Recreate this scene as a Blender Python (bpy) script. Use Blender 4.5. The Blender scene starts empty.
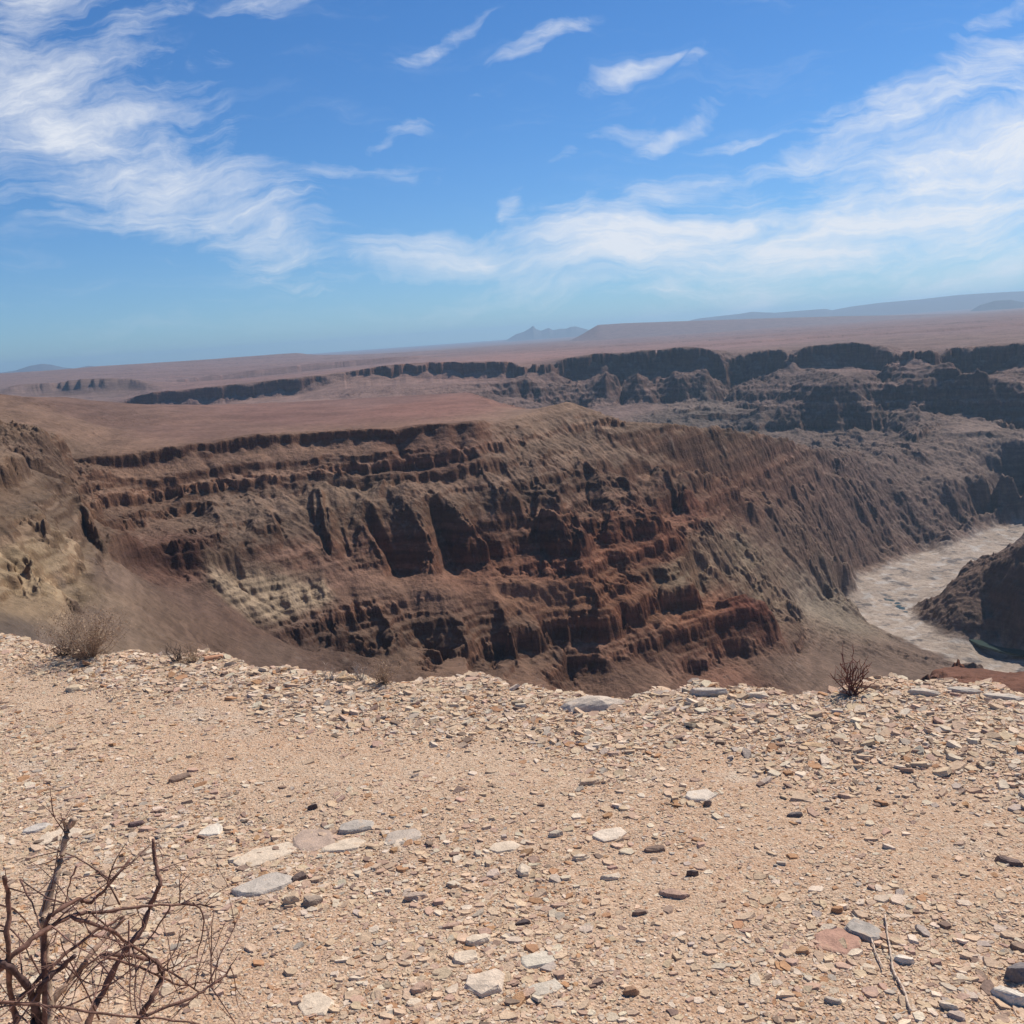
import bpy, math, random, time
import numpy as np
from mathutils import Vector, Matrix, Euler
T0 = time.time()
SC = bpy.context.scene
COL = SC.collection
RNG = np.random.default_rng(7)

# ------------------------------------------------------------------ camera
FPX = 1024.0
PITCH = math.radians(9.73)
ROLL = math.atan(0.072)
cp, sp = math.cos(PITCH), math.sin(PITCH)
F = np.array([0, cp, -sp]); R0 = np.array([1.0, 0, 0]); U0 = np.array([0, sp, cp])
cr, sr = math.cos(ROLL), math.sin(ROLL)
CR = R0 * cr - U0 * sr
CU = R0 * sr + U0 * cr
cam_d = bpy.data.cameras.new('camera'); cam = bpy.data.objects.new('camera', cam_d); COL.objects.link(cam)
cam.matrix_world = Matrix(((CR[0], CU[0], -F[0], 0), (CR[1], CU[1], -F[1], 0), (CR[2], CU[2], -F[2], 0), (0, 0, 0, 1)))
cam_d.sensor_fit = 'HORIZONTAL'; cam_d.angle = 2 * math.atan(512 / FPX)
cam_d.clip_start = 0.05; cam_d.clip_end = 300000
SC.camera = cam

def ray(x, y):
    x = np.asarray(x, float); y = np.asarray(y, float)
    return F + ((x - 512) / FPX)[..., None] * CR + ((512 - y) / FPX)[..., None] * CU

def project(X, Y, Z):
    d = X * F[0] + Y * F[1] + Z * F[2]
    d = np.where(d > 1e-3, d, 1e-3)
    return 512 + FPX * (X * CR[0] + Y * CR[1] + Z * CR[2]) / d, 512 - FPX * (X * CU[0] + Y * CU[1] + Z * CU[2]) / d

# ------------------------------------------------------------------ light
SUN_EL = math.radians(50); SUN_AZ = math.radians(46)      # azimuth measured from +Y towards +X
world = bpy.data.worlds.new('World'); SC.world = world; world.use_nodes = True
SUN_DIR = Vector((math.sin(SUN_AZ) * math.cos(SUN_EL), math.cos(SUN_AZ) * math.cos(SUN_EL), math.sin(SUN_EL)))
sun_d = bpy.data.lights.new('sun', 'SUN'); sun_d.energy = 5.0; sun_d.angle = math.radians(0.53); sun_d.color = (1.0, 0.94, 0.85)
sun = bpy.data.objects.new('sun', sun_d); COL.objects.link(sun); sun.location = (0, 0, 50)
sun.rotation_euler = SUN_DIR.to_track_quat('Z', 'Y').to_euler()
SC.view_settings.view_transform = 'Standard'; SC.view_settings.look = 'None'
SC.view_settings.exposure = 0.0; SC.view_settings.gamma = 1.0
SC.cycles.max_bounces = 4; SC.cycles.diffuse_bounces = 2; SC.cycles.glossy_bounces = 1
SC.cycles.transparent_max_bounces = 6; SC.cycles.volume_bounces = 0
SC.cycles.use_denoising = True

def nd(nt, t, loc=None, **kw):
    n = nt.nodes.new(t)
    for k, v in kw.items():
        if k == 'op': n.operation = v
        elif k.startswith('in_'):
            key = k[3:]; key = int(key) if key.isdigit() else key
            n.inputs[key].default_value = v
        else: setattr(n, k, v)
    return n

class NT:
    """tiny expression helper over a node tree"""
    def __init__(s, nt): s.nt = nt; s.L = nt.links.new
    def set(s, sock, v):
        if hasattr(v, 'default_value') or isinstance(v, bpy.types.NodeSocket): s.L(v, sock)
        else: sock.default_value = v
    def m(s, op, a, b=0.0, c=None, clamp=False):
        n = s.nt.nodes.new('ShaderNodeMath'); n.operation = op; n.use_clamp = clamp
        s.set(n.inputs[0], a); s.set(n.inputs[1], b)
        if c is not None: s.set(n.inputs[2], c)
        return n.outputs[0]
    def ramp(s, v, a, b, c=0.0, d=1.0, smooth=True):
        n = s.nt.nodes.new('ShaderNodeMapRange'); n.interpolation_type = 'SMOOTHSTEP' if smooth else 'LINEAR'
        s.set(n.inputs['Value'], v)
        for k, val in zip(('From Min', 'From Max', 'To Min', 'To Max'), (a, b, c, d)): s.set(n.inputs[k], val)
        return n.outputs[0]
    def noise(s, vec, scale, detail=4, rough=0.55, dist=0.0, lac=2.0):
        n = s.nt.nodes.new('ShaderNodeTexNoise'); s.set(n.inputs['Vector'], vec)
        n.inputs['Scale'].default_value = scale; n.inputs['Detail'].default_value = detail
        n.inputs['Roughness'].default_value = rough; n.inputs['Distortion'].default_value = dist; n.inputs['Lacunarity'].default_value = lac
        return n.outputs['Fac']
    def mapv(s, vec, scale=(1, 1, 1), rot=(0, 0, 0), loc=(0, 0, 0)):
        n = s.nt.nodes.new('ShaderNodeMapping'); s.L(vec, n.inputs[0]); n.inputs['Scale'].default_value = scale
        n.inputs['Rotation'].default_value = rot; n.inputs['Location'].default_value = loc
        return n.outputs[0]
    def mix(s, f, a, b, mode='MIX'):
        n = s.nt.nodes.new('ShaderNodeMix'); n.data_type = 'RGBA'; n.blend_type = mode
        s.set(n.inputs['Factor'], f)
        for i, v in ((6, a), (7, b)):
            if isinstance(v, (tuple, list)) and len(v) == 3: v = (*v, 1)
            s.set(n.inputs[i], v)
        return n.outputs[2]
    def comb(s, x, y, z):
        n = s.nt.nodes.new('ShaderNodeCombineXYZ')
        for i, v in enumerate((x, y, z)): s.set(n.inputs[i], v)
        return n.outputs[0]

def tag(o, label=None, cat=None, group=None, kind=None):
    if label: o['label'] = label
    if cat: o['category'] = cat
    if group: o['group'] = group
    if kind: o['kind'] = kind
    return o

def mesh_obj(name, V, Fc, mat, parent=None, smooth=True, attrs=None):
    """V (n,3), Fc (m,3|4) arrays, or list of such face arrays"""
    me = bpy.data.meshes.new(name)
    V = np.asarray(V, np.float32)
    fl = Fc if isinstance(Fc, list) else [Fc]
    idx = np.concatenate([np.asarray(f, np.int32).ravel() for f in fl])
    tot = np.concatenate([np.full(len(f), np.asarray(f).shape[1], np.int32) for f in fl])
    me.vertices.add(len(V)); me.vertices.foreach_set('co', V.ravel())
    me.loops.add(len(idx)); me.loops.foreach_set('vertex_index', idx)
    me.polygons.add(len(tot)); me.polygons.foreach_set('loop_start', np.concatenate([[0], np.cumsum(tot)[:-1]]).astype(np.int32))
    me.polygons.foreach_set('loop_total', tot)
    me.polygons.foreach_set('use_smooth', np.full(len(tot), smooth))
    if attrs:
        for k, v in attrs.items():
            if v.ndim == 1:
                at = me.attributes.new(k, 'FLOAT', 'POINT'); at.data.foreach_set('value', v.astype(np.float32))
            else:
                at = me.attributes.new(k, 'FLOAT_COLOR', 'POINT')
                c = np.ones((len(v), 4), np.float32); c[:, :3] = v; at.data.foreach_set('color', c.ravel())
    me.update(calc_edges=True)
    if mat: me.materials.append(mat)
    o = bpy.data.objects.new(name, me); COL.objects.link(o)
    if parent: o.parent = parent
    return o

# ------------------------------------------------------------------ noise
def _h(ix, iy, s):
    h = (ix.astype(np.int64) * 374761393 + iy.astype(np.int64) * 668265263 + s * 1442695041) & 0xFFFFFFFF
    h = ((h ^ (h >> 13)) * 1274126177) & 0xFFFFFFFF
    h = ((h ^ (h >> 16)) * 2246822519) & 0xFFFFFFFF
    return (h ^ (h >> 15)) & 0xFFFFFFFF
def vnoise(x, y, s=0):
    """gradient noise, about -1..1"""
    ix = np.floor(x); iy = np.floor(y); fx = (x - ix).astype(np.float32); fy = (y - iy).astype(np.float32)
    ix = ix.astype(np.int64); iy = iy.astype(np.int64)
    u = fx * fx * fx * (fx * (fx * 6 - 15) + 10); v = fy * fy * fy * (fy * (fy * 6 - 15) + 10)
    def g(dx, dy):
        a = (_h(ix + dx, iy + dy, s) & 4095).astype(np.float32) * np.float32(2 * math.pi / 4096)
        return np.cos(a) * (fx - dx) + np.sin(a) * (fy - dy)
    a, b, c, d = g(0, 0), g(1, 0), g(0, 1), g(1, 1)
    return (a + u * (b - a) + v * (c - a) + u * v * (a - b - c + d)) * 1.5
def fbm(x, y, octs=5, s=0, gain=0.5, ridged=False):
    t = 0; amp = 1.0; n = 0; f = 1.0
    for o in range(octs):
        k = vnoise(x * f + 17.3 * o, y * f - 9.1 * o, s + o)
        if ridged: k = 1 - 2 * np.abs(k)
        t = t + amp * k; n += amp; amp *= gain; f *= 2.03
    return t / n
def sstep(x, a, b):
    t = np.clip((x - a) / (b - a), 0, 1); return t * t * (3 - 2 * t)
wt = world.node_tree; wt.nodes.clear(); e = NT(wt)
wo = nd(wt, 'ShaderNodeOutputWorld'); bg = nd(wt, 'ShaderNodeBackground'); wt.links.new(bg.outputs[0], wo.inputs[0])
sky = nd(wt, 'ShaderNodeTexSky'); sky.sky_type = 'NISHITA'; sky.sun_disc = False; sky.sun_elevation = SUN_EL; sky.sun_rotation = SUN_AZ
sky.altitude = 900; sky.air_density = 1.0; sky.dust_density = 0.3; sky.ozone_density = 2.0
bg.inputs[1].default_value = 0.1
tc = nd(wt, 'ShaderNodeTexCoord'); vec = tc.outputs['Generated']
sx = nd(wt, 'ShaderNodeSeparateXYZ'); wt.links.new(vec, sx.inputs[0])
DX, DY, DZ = sx.outputs
# clear-air colour of the day over the physical sky, by height above the horizon
elev = e.m('ARCSINE', DZ)
cr_ = nd(wt, 'ShaderNodeValToRGB'); wt.links.new(e.ramp(elev, 0.0, 0.7, smooth=False), cr_.inputs[0])
els = cr_.color_ramp.elements
TINT = [(0.0, (.45,.71,1.04)), (0.10, (.45,.70,1.02)), (0.25, (.39,.69,1.03)), (0.45, (.34,.67,1.03)), (0.8, (.30,.62,1.0)), (1.0, (.34,.64,.94))]
els[0].position = 0; els[0].color = (*[v/2 for v in TINT[0][1]], 1); els[1].position = 1; els[1].color = (*[v/2 for v in TINT[-1][1]], 1)
for p_, c_ in TINT[1:-1]:
    k_ = els.new(p_); k_.color = (*[v/2 for v in c_], 1)
base = e.mix(1.0, e.mix(1.0, sky.outputs[0], cr_.outputs[0], 'MULTIPLY'), (2, 2, 2), 'MULTIPLY')
# cirrus: positions on the plane of the cloud layer seen ahead (u to the right, v up)
yy = e.m('MAXIMUM', DY, 0.05); U = e.m('DIVIDE', DX, yy); V = e.m('DIVIDE', DZ, yy)
P2 = e.comb(U, V, 0.0)
front = e.ramp(DY, 0.05, 0.3)
def uv(x, y):
    d = ray(x, y); return d[0] / d[1], d[2] / d[1]
w1 = nd(wt, 'ShaderNodeTexNoise'); wt.links.new(P2, w1.inputs['Vector']); w1.inputs['Scale'].default_value = 3.2; w1.inputs['Detail'].default_value = 5; w1.inputs['Roughness'].default_value = 0.6
vs_ = nd(wt, 'ShaderNodeVectorMath', operation='ADD'); wt.links.new(P2, vs_.inputs[0]); vs_.inputs[1].default_value = (-.085, -.065, 0)
vm = nd(wt, 'ShaderNodeVectorMath', operation='MULTIPLY_ADD'); wt.links.new(w1.outputs['Color'], vm.inputs[0]); vm.inputs[1].default_value = (.17, .13, 0)
wt.links.new(vs_.outputs[0], vm.inputs[2]); PW = vm.outputs[0]
# (cx, cy, half length px, half width px, angle deg screen-up, density)
CL = [(50,120,190,80,-10,1.1),(150,165,170,62,-22,1.1),(265,215,120,50,-24,1.15),(30,5,120,26,6,1.0),(345,175,60,12,10,.5),
      (900,215,320,74,13,1.4),(660,238,240,52,9,1.35),(1000,180,220,84,14,1.4),(440,252,105,24,-3,1.2),(560,258,110,26,3,1.2),(680,270,240,30,2,1.0),(900,262,240,34,4,.85),(960,275,200,30,6,.7),
      (950,85,170,30,22,1.05),(830,135,130,26,20,.8),(740,129,44,9,8,1.0),(1020,8,70,18,30,.8),(640,200,90,24,18,1.15),(880,110,120,24,30,.6),
      (545,46,44,12,18,.8),(628,74,36,12,14,.95),(673,118,44,13,28,.85),(445,38,52,9,22,.62),(795,44,32,7,8,.55),(565,150,20,9,30,.55),(503,200,22,14,60,.75),(565,218,32,15,50,.75),(405,125,60,10,28,.6),(415,180,18,8,50,.5),(230,65,12,18,60,.5),(280,15,80,14,14,.45),(150,25,60,20,30,.5),(80,210,90,8,-4,.4),(700,60,30,8,30,.35),(610,130,40,16,20,.4)]
acc = None
for (cx, cy, a_, b_, ang, den) in CL:
    if a_ < 75 and b_ < 19: a_, b_, den = a_ * 1.45, b_ * .8, den * .88
    u0, v0 = uv(cx, cy); u1, v1 = uv(cx + a_ * math.cos(math.radians(ang)), cy - a_ * math.sin(math.radians(ang)))
    L_ = math.hypot(u1 - u0, v1 - v0); th = math.atan2(v1 - v0, u1 - u0); Wd = L_ * b_ / a_
    m = nd(wt, 'ShaderNodeMapping'); m.vector_type = 'TEXTURE'; wt.links.new(PW, m.inputs[0])
    m.inputs['Location'].default_value = (u0, v0, 0); m.inputs['Rotation'].default_value = (0, 0, th); m.inputs['Scale'].default_value = (L_ * 1.1, Wd * 1.15, 1)
    ln = nd(wt, 'ShaderNodeVectorMath', operation='LENGTH'); wt.links.new(m.outputs[0], ln.inputs[0])
    g = e.ramp(ln.outputs['Value'], 1.3, 0.1, 0.0, den)
    acc = g if acc is None else e.m('MAXIMUM', acc, g)
mx = e.ramp(U, -0.15, 0.12)                                  # fibres lean down to the right at left, up to the right at right
fl = e.noise(e.mapv(PW, (2.6, 15.0, 1), (0, 0, math.radians(26))), 2.4, 10, 0.66, 0.5)
fr = e.noise(e.mapv(PW, (2.6, 15.0, 1), (0, 0, math.radians(-15))), 2.4, 10, 0.66, 0.5)
fib = e.m('ADD', e.m('MULTIPLY', fl, e.m('SUBTRACT', 1.0, mx)), e.m('MULTIPLY', fr, mx))
puf = e.noise(PW, 11.0, 10, 0.68, 0.4)
big_ = e.noise(e.mapv(PW, (2.2, 6.0, 1), (0, 0, math.radians(-10)), (3, 1, 0)), 2.0, 4, 0.5)
tex = e.m('ADD', e.m('ADD', e.m('MULTIPLY', fib, 0.62), e.m('MULTIPLY', puf, 0.24)), e.m('MULTIPLY', big_, 0.14))
dens = e.m('MULTIPLY', e.m('POWER', e.ramp(e.m('ADD', e.m('MULTIPLY', acc, 0.95), e.m('MULTIPLY', e.m('SUBTRACT', tex, 0.515), 5.2)), 0.12, 1.42, smooth=False), 1.2), 0.92)
dens = e.m('MULTIPLY', dens, e.ramp(acc, 0.02, 0.22))
veil = e.m('MULTIPLY', e.ramp(fib, 0.5, 0.8), 0.16)
dens = e.m('MULTIPLY', e.m('MAXIMUM', dens, veil), front)
fin = e.mix(dens, base, (8.3, 8.6, 9.2))
wt.links.new(fin, bg.inputs[0])
# ------------------------------------------------------------------ canyon relief
# plan grid in azimuth and log distance round the viewpoint
A0, A1, NA = math.radians(-46), math.radians(46), 737
Q0, Q1, NQ = math.log(300.0), math.log(14000.0), 961
DA = (A1 - A0) / (NA - 1); DQ = (Q1 - Q0) / (NQ - 1)
gA = A0 + DA * np.arange(NA); gQ = Q0 + DQ * np.arange(NQ)

def pts(line):
    """line of (x, y, r) with r>0 metres away, or (x, y, z) with z<0 metres below the eye -> a, q, z"""
    out = []
    for k in range(len(line) - 1):
        (x0, y0, w0), (x1, y1, w1) = line[k], line[k + 1]
        n = max(2, int(3 * math.hypot(x1 - x0, y1 - y0)))
        t = np.linspace(0, 1, n)
        x = x0 + t * (x1 - x0); y = y0 + t * (y1 - y0)
        d = ray(x, y); hr = np.hypot(d[:, 0], d[:, 1])
        def rz(w, dd, h):
            return w if w > 0 else w / dd * h
        r0 = rz(w0, d[0, 2], hr[0]); r1 = rz(w1, d[-1, 2], hr[-1])
        r = np.exp(np.log(r0) + t * (math.log(r1) - math.log(r0)))
        out.append(np.stack([np.arctan2(d[:, 0], d[:, 1]), np.log(r), d[:, 2] / hr * r], 1))
    return np.concatenate(out)

# strong lines of the land: (picture x, picture y, distance m)
LAND = [
 # mesa cap edge, then the promontory ridge running down to the river
 [(72,459,1160),(125,457,1165),(187,446,1180),(256,437,1200),(309,434,1215),(387,429,1215),(475,422,1230),(500,424,1290),(540,410,1400),(568,403,1450),
  (600,416,1440),(623,426,1430),(683,429,1520),(746,435,1740),(785,443,1930),(826,449,2120),(875,462,2330),(895,470,2390)],
 [(100,467,1161),(125,466,1160),(187,454,1174),(256,445.5,1194),(309,443,1209),(387,438.5,1209),(475,430,1224),(498,431,1282)],
 # mesa back edge
 [(0,396,1900),(60,397,1950),(130,404,1950),(200,405,2000),(290,402,2050),(400,396,2000),(470,392,1900),(482,398,1700),(486,408,1500),(500,421,1330)],
 # saddle of mesa top
 [(100,428,1420),(200,424,1500),(300,420,1480),(400,412,1520),(460,405,1550)],
 [(20,411,1280),(60,422,1260),(110,440,1250)],
 # floor of the arm behind mesa and ridge
 [(-100,430,3000),(0,430,2800),(120,436,2700),(250,440,2700),(400,445,2600),(520,450,2500),(620,455,2450),(720,456,2520),(800,460,2620),(850,465,2680)],
 # wall of the central body: under the cap, foot of upper cliffs, spur feet, bench
 [(90,500,1090),(150,500,1110),(256,493,1130),(330,490,1130),(400,488,1135),(480,480,1160),(540,470,1230),(600,478,1290),(660,478,1400),(740,480,1620),(800,492,1850),(850,508,2050),(890,526,2150)],
 [(120,548,1010),(180,545,1020),(250,545,1030),(330,560,1040),(380,572,1055),(440,578,1060),(500,575,1070),(560,575,1085),(600,560,1110),(640,545,1160),(690,545,1250),(740,545,1430),(790,550,1600),(830,560,1730),(852,572,1800)],
 [(240,576,1000),(320,585,1010),(400,592,1010),(480,598,1020),(540,600,1040),(600,600,1060),(650,590,1100),(690,590,1130)],
 [(240,590,985),(300,592,985),(350,608,980),(400,605,1000),(437,615,990),(481,610,1010),(517,616,1020),(570,609,1040),(611,609,1050),(664,609,1090),(717,607,1140),(749,597,1170),(775,612,1175)],
 [(250,622,935),(300,640,925),(350,650,930),(420,655,950),(480,658,960),(560,665,985),(588,668,1000),(617,657,1020),(658,657,1040),(687,667,1050),(717,652,1100),(760,645,1140),(784,638,1160)],
 # river bed
 [(1150,490,2500),(1060,512,2250),(1024,522,-478),(985,545,-479),(940,570,-480),(885,590,-480),(880,605,-480),(915,628,-481),(960,645,-481),(1000,660,-482),(1040,672,-482),(1120,690,-483)],
 [(1024,512,-476),(960,536,-476),(905,556,-476),(858,578,-476),(842,600,-477),(868,625,-478),(930,655,-479),(1000,682,-480),(1060,700,-481)],
 [(1060,540,-478),(1024,540,-479),(960,578,-479),(928,596,-479),(912,606,-480),(920,622,-480),(950,638,-481),(1024,652,-481),(1100,664,-481)],
 # spur right of the river
 [(932,598,1690),(960,582,1680),(1000,560,1650),(1040,543,1620),(1120,510,1560)],
 # slopes left of the river
 [(690,600,1160),(740,625,1200),(780,615,1330),(820,606,1530),(840,603,-470)],
 [(784,655,1150),(820,650,1290),(850,650,1340),(900,662,1350)],
 [(560,690,955),(620,700,962),(680,700,985),(740,700,1030),(800,698,1080),(850,698,1120),(900,700,1160)],
 # near knob at the right
 [(908,686,860),(925,668,890),(950,664,900),(1000,668,900),(1060,672,880)],
 [(880,700,700),(960,700,690),(1060,702,680)],
 [(908,720,1000),(950,710,1020),(1060,715,1020)],
 # far wall: rim, cliff foot, slope foot, cliff foot, rugged foot
 [(345,372,3750),(390,364.5,3700),(430,362.5,3700),(500,362,3600),(544,361,3550),(566,356,3650),(609,353,3650),(664,349.5,3600),(713,348,3550),(725,348.8,3490),(732,347,3550),(773,345,3500),(790,346,3420),(818,343.5,3450),(853,341,3400),(886,344,3280),(905,346,3180),(935,346,3150),(954,342,3250),(990,341,3200),(1060,341,3050),(1200,345,2900)],
 [(390,372,3670),(500,373,3560),(566,373,3610),(609,373,3600),(664,368,3560),(713,366,3510),(773,364,3460),(818,360,3400),(853,357,3370),(886,358,3250),(954,366,3190),(990,358,3160),(1060,356,3020)],
 [(390,384,3400),(500,384,3350),(600,384,3350),(664,382,3330),(720,380,3300),(790,385,3150),(830,392,2980),(860,384,3020),(900,378,2980),(960,378,2950),(1024,388,2850),(1080,392,2800)],
 [(500,400,3300),(600,400,3280),(664,400,3260),(720,400,3230),(770,408,3050),(830,414,2940),(870,405,2960),(905,410,2920),(960,420,2880),(1000,430,2800),(1060,440,2700)],
 [(660,430,2950),(720,433,2930),(800,437,2920),(860,443,2880)],
 # lit spur above the upper river
 [(895,455,2520),(930,448,2620),(960,440,2640),(985,436,2650),(1024,446,2600),(1070,450,2560)],
 [(940,485,2350),(1000,480,2430),(1060,480,2420)],
 # left scarps
 [(115,404,3900),(135,396,3900),(152,392,3800),(217,386,3750),(300,377,3700),(345,372,3750)],
 [(115,412,3800),(152,402,3760),(217,396,3710),(300,386,3670),(345,381,3700)],
 [(100,418,3400),(217,408,3400),(345,398,3350)],
 [(5,389,5400),(18,383,5400),(56,382,5400),(82,378,5300),(129,378,5200),(150,384,5000)],
 [(0,396,5300),(20,390,5300),(56,390,5300),(82,388,5200),(129,388,5100),(150,391,4900)],
 [(0,402,5000),(56,399,4950),(100,400,4900),(140,398,4800)],
 [(150,384,6300),(211,375,6500),(300,365,6600),(420,355,6700)],
 [(150,391,6250),(211,383,6400),(300,371,6500),(420,358.5,6600)],
 [(-100,376,10500),(0,373.5,11000),(73,368,11000),(182,361,11500),(300,352.7,12000)],
 # left hillside
 [(-150,384,1250),(-60,389,1400),(0,393.5,1500),(40,399,1700)],
 [(-100,422,1000),(0,428,1080),(40,436,1110),(66,446,1150)],
 [(-100,458,850),(0,460,900),(40,470,940),(75,485,990)],
 [(-100,520,680),(0,517,730),(50,532,770),(80,545,810)],
 [(-100,600,500),(0,606,540),(50,600,600),(78,600,690)],
 [(72,468,1130),(80,500,1000),(97,548,860),(112,575,800),(160,606,790),(200,640,790),(240,668,780)],
 [(130,575,930),(180,580,950),(220,600,930),(250,640,860),(300,668,850)],
 [(-60,700,380),(20,690,400),(100,700,480),(200,710,560),(400,720,700),(600,740,760),(800,740,800)],
]

def raster(lines, conv):
    Vs = np.zeros((NQ, NA)); W = np.zeros((NQ, NA))
    for L in lines:
        p = conv(L)
        ia = np.round((p[:, 0] - A0) / DA).astype(int); iq = np.round((p[:, 1] - Q0) / DQ).astype(int)
        ok = (ia >= 0) & (ia < NA) & (iq >= 0) & (iq < NQ)
        np.add.at(Vs, (iq[ok], ia[ok]), p[ok, 2]); np.add.at(W, (iq[ok], ia[ok]), 1)
    return Vs, W

def solve(Vs, W, decay=0.0, iters=160, levels=8, edge=None):
    """coarse-to-fine relaxation of the membrane held at the rastered points"""
    pyr = [(Vs, W)]
    for _ in range(levels - 1):
        v, w = pyr[-1]
        h, k = v.shape; h2, k2 = (h + 1) // 2, (k + 1) // 2
        vp = np.zeros((h2 * 2, k2 * 2)); wp = vp.copy(); vp[:h, :k] = v; wp[:h, :k] = w
        pyr.append((vp.reshape(h2, 2, k2, 2).sum((1, 3)), wp.reshape(h2, 2, k2, 2).sum((1, 3))))
    U = None
    for lev in range(levels - 1, -1, -1):
        v, w = pyr[lev]; M = w > 0; val = np.where(M, v / np.maximum(w, 1), 0)
        h, k = v.shape
        if U is None: U = np.full((h, k), val[M].mean() if decay == 0 else 0.0)
        else: U = np.repeat(np.repeat(U, 2, 0), 2, 1)[:h, :k]
        dec = decay * (4.0 ** lev)
        U[M] = val[M]
        for it in range(iters if lev else iters // 2):
            P = np.pad(U, 1, mode='edge')
            Nn = (P[:-2, 1:-1] + P[2:, 1:-1] + P[1:-1, :-2] + P[1:-1, 2:]) / (4 + dec)
            om = 1.0 if it > iters - 6 else 0.92
            U = U + om * (Nn - U); U[M] = val[M]
    return U

Vs, W = raster(LAND, pts)
# far edge: plateau level; near edge: slope falling from the rim
zfar = -95.0
Vs[-1, :] = np.interp(gA, [-.8, -.45, 0, .45, .8], [-150, -130, -118, -125, -125]); W[-1, :] = 1
Vs[0, :] = np.interp(gA, [-.8, -.5, -.2, .1, .8], [-70, -95, -138, -150, -165]); W[0, :] = 1
# plateau behind the far rim stays nearly level
for aa in np.linspace(-0.1, 0.8, 200):
    for rr, zz in ((4300, -100), (5200, -104), (7000, -108), (10000, -114)):
        ia = int(round((aa - A0) / DA)); iq = int(round((math.log(rr) - Q0) / DQ))
        if 0 <= ia < NA: Vs[iq, ia] = zz - (8 if rr < 5000 else 0) * sstep(aa, .2, .45); W[iq, ia] = 1
Z0 = solve(Vs, W)
for _ in range(2):
    P = np.pad(Z0, 1, mode='edge'); Z0 = 0.5 * Z0 + 0.125 * (P[:-2, 1:-1] + P[2:, 1:-1] + P[1:-1, :-2] + P[1:-1, 2:])

def bil(G, a, q):
    fa = np.clip((a - A0) / DA, 0, NA - 1.001); fq = np.clip((q - Q0) / DQ, 0, NQ - 1.001)
    ia = fa.astype(int); iq = fq.astype(int); fa = (fa - ia).astype(np.float32); fq = (fq - iq).astype(np.float32)
    G = G.astype(np.float32)
    return (G[iq, ia] * (1 - fa) + G[iq, ia + 1] * fa) * (1 - fq) + (G[iq + 1, ia] * (1 - fa) + G[iq + 1, ia + 1] * fa) * fq

# picture position of each grid node on the smooth land, with its first-seen test
rr = np.exp(gQ)[:, None]
GX = np.sin(gA)[None] * rr; GY = np.cos(gA)[None] * rr
def hit(x, y):
    """plan position where the view ray first meets the smooth land"""
    d = ray(x, y); hr = np.hypot(d[..., 0], d[..., 1]); a = np.arctan2(d[..., 0], d[..., 1]); sl = d[..., 2] / hr
    fa = np.clip((a - A0) / DA, 0, NA - 1.001).astype(int)
    res = np.full(a.shape, np.nan)
    for k in range(len(res)):
        prof = Z0[:, fa[k]]; below = prof > sl[k] * np.exp(gQ)
        i = int(np.argmax(below))
        if below[i] and i > 0:
            g0 = prof[i - 1] - sl[k] * math.exp(gQ[i - 1]); g1 = prof[i] - sl[k] * math.exp(gQ[i])
            res[k] = gQ[i - 1] + DQ * g0 / (g0 - g1)
    return a, res
def pts_hit(L):
    """(x, y, h) lines laid on the land"""
    out = []
    for k in range(len(L) - 1):
        (x0, y0, h0), (x1, y1, h1) = L[k], L[k + 1]
        n = max(2, int(3 * math.hypot(x1 - x0, y1 - y0))); t = np.linspace(0, 1, n)
        a, q = hit(x0 + t * (x1 - x0), y0 + t * (y1 - y0))
        o = np.stack([a, q, h0 + t * (h1 - h0)], 1); o = o[~np.isnan(q)]
        # drop jumps across skylines
        out.append(o)
    return np.concatenate(out)
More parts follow.
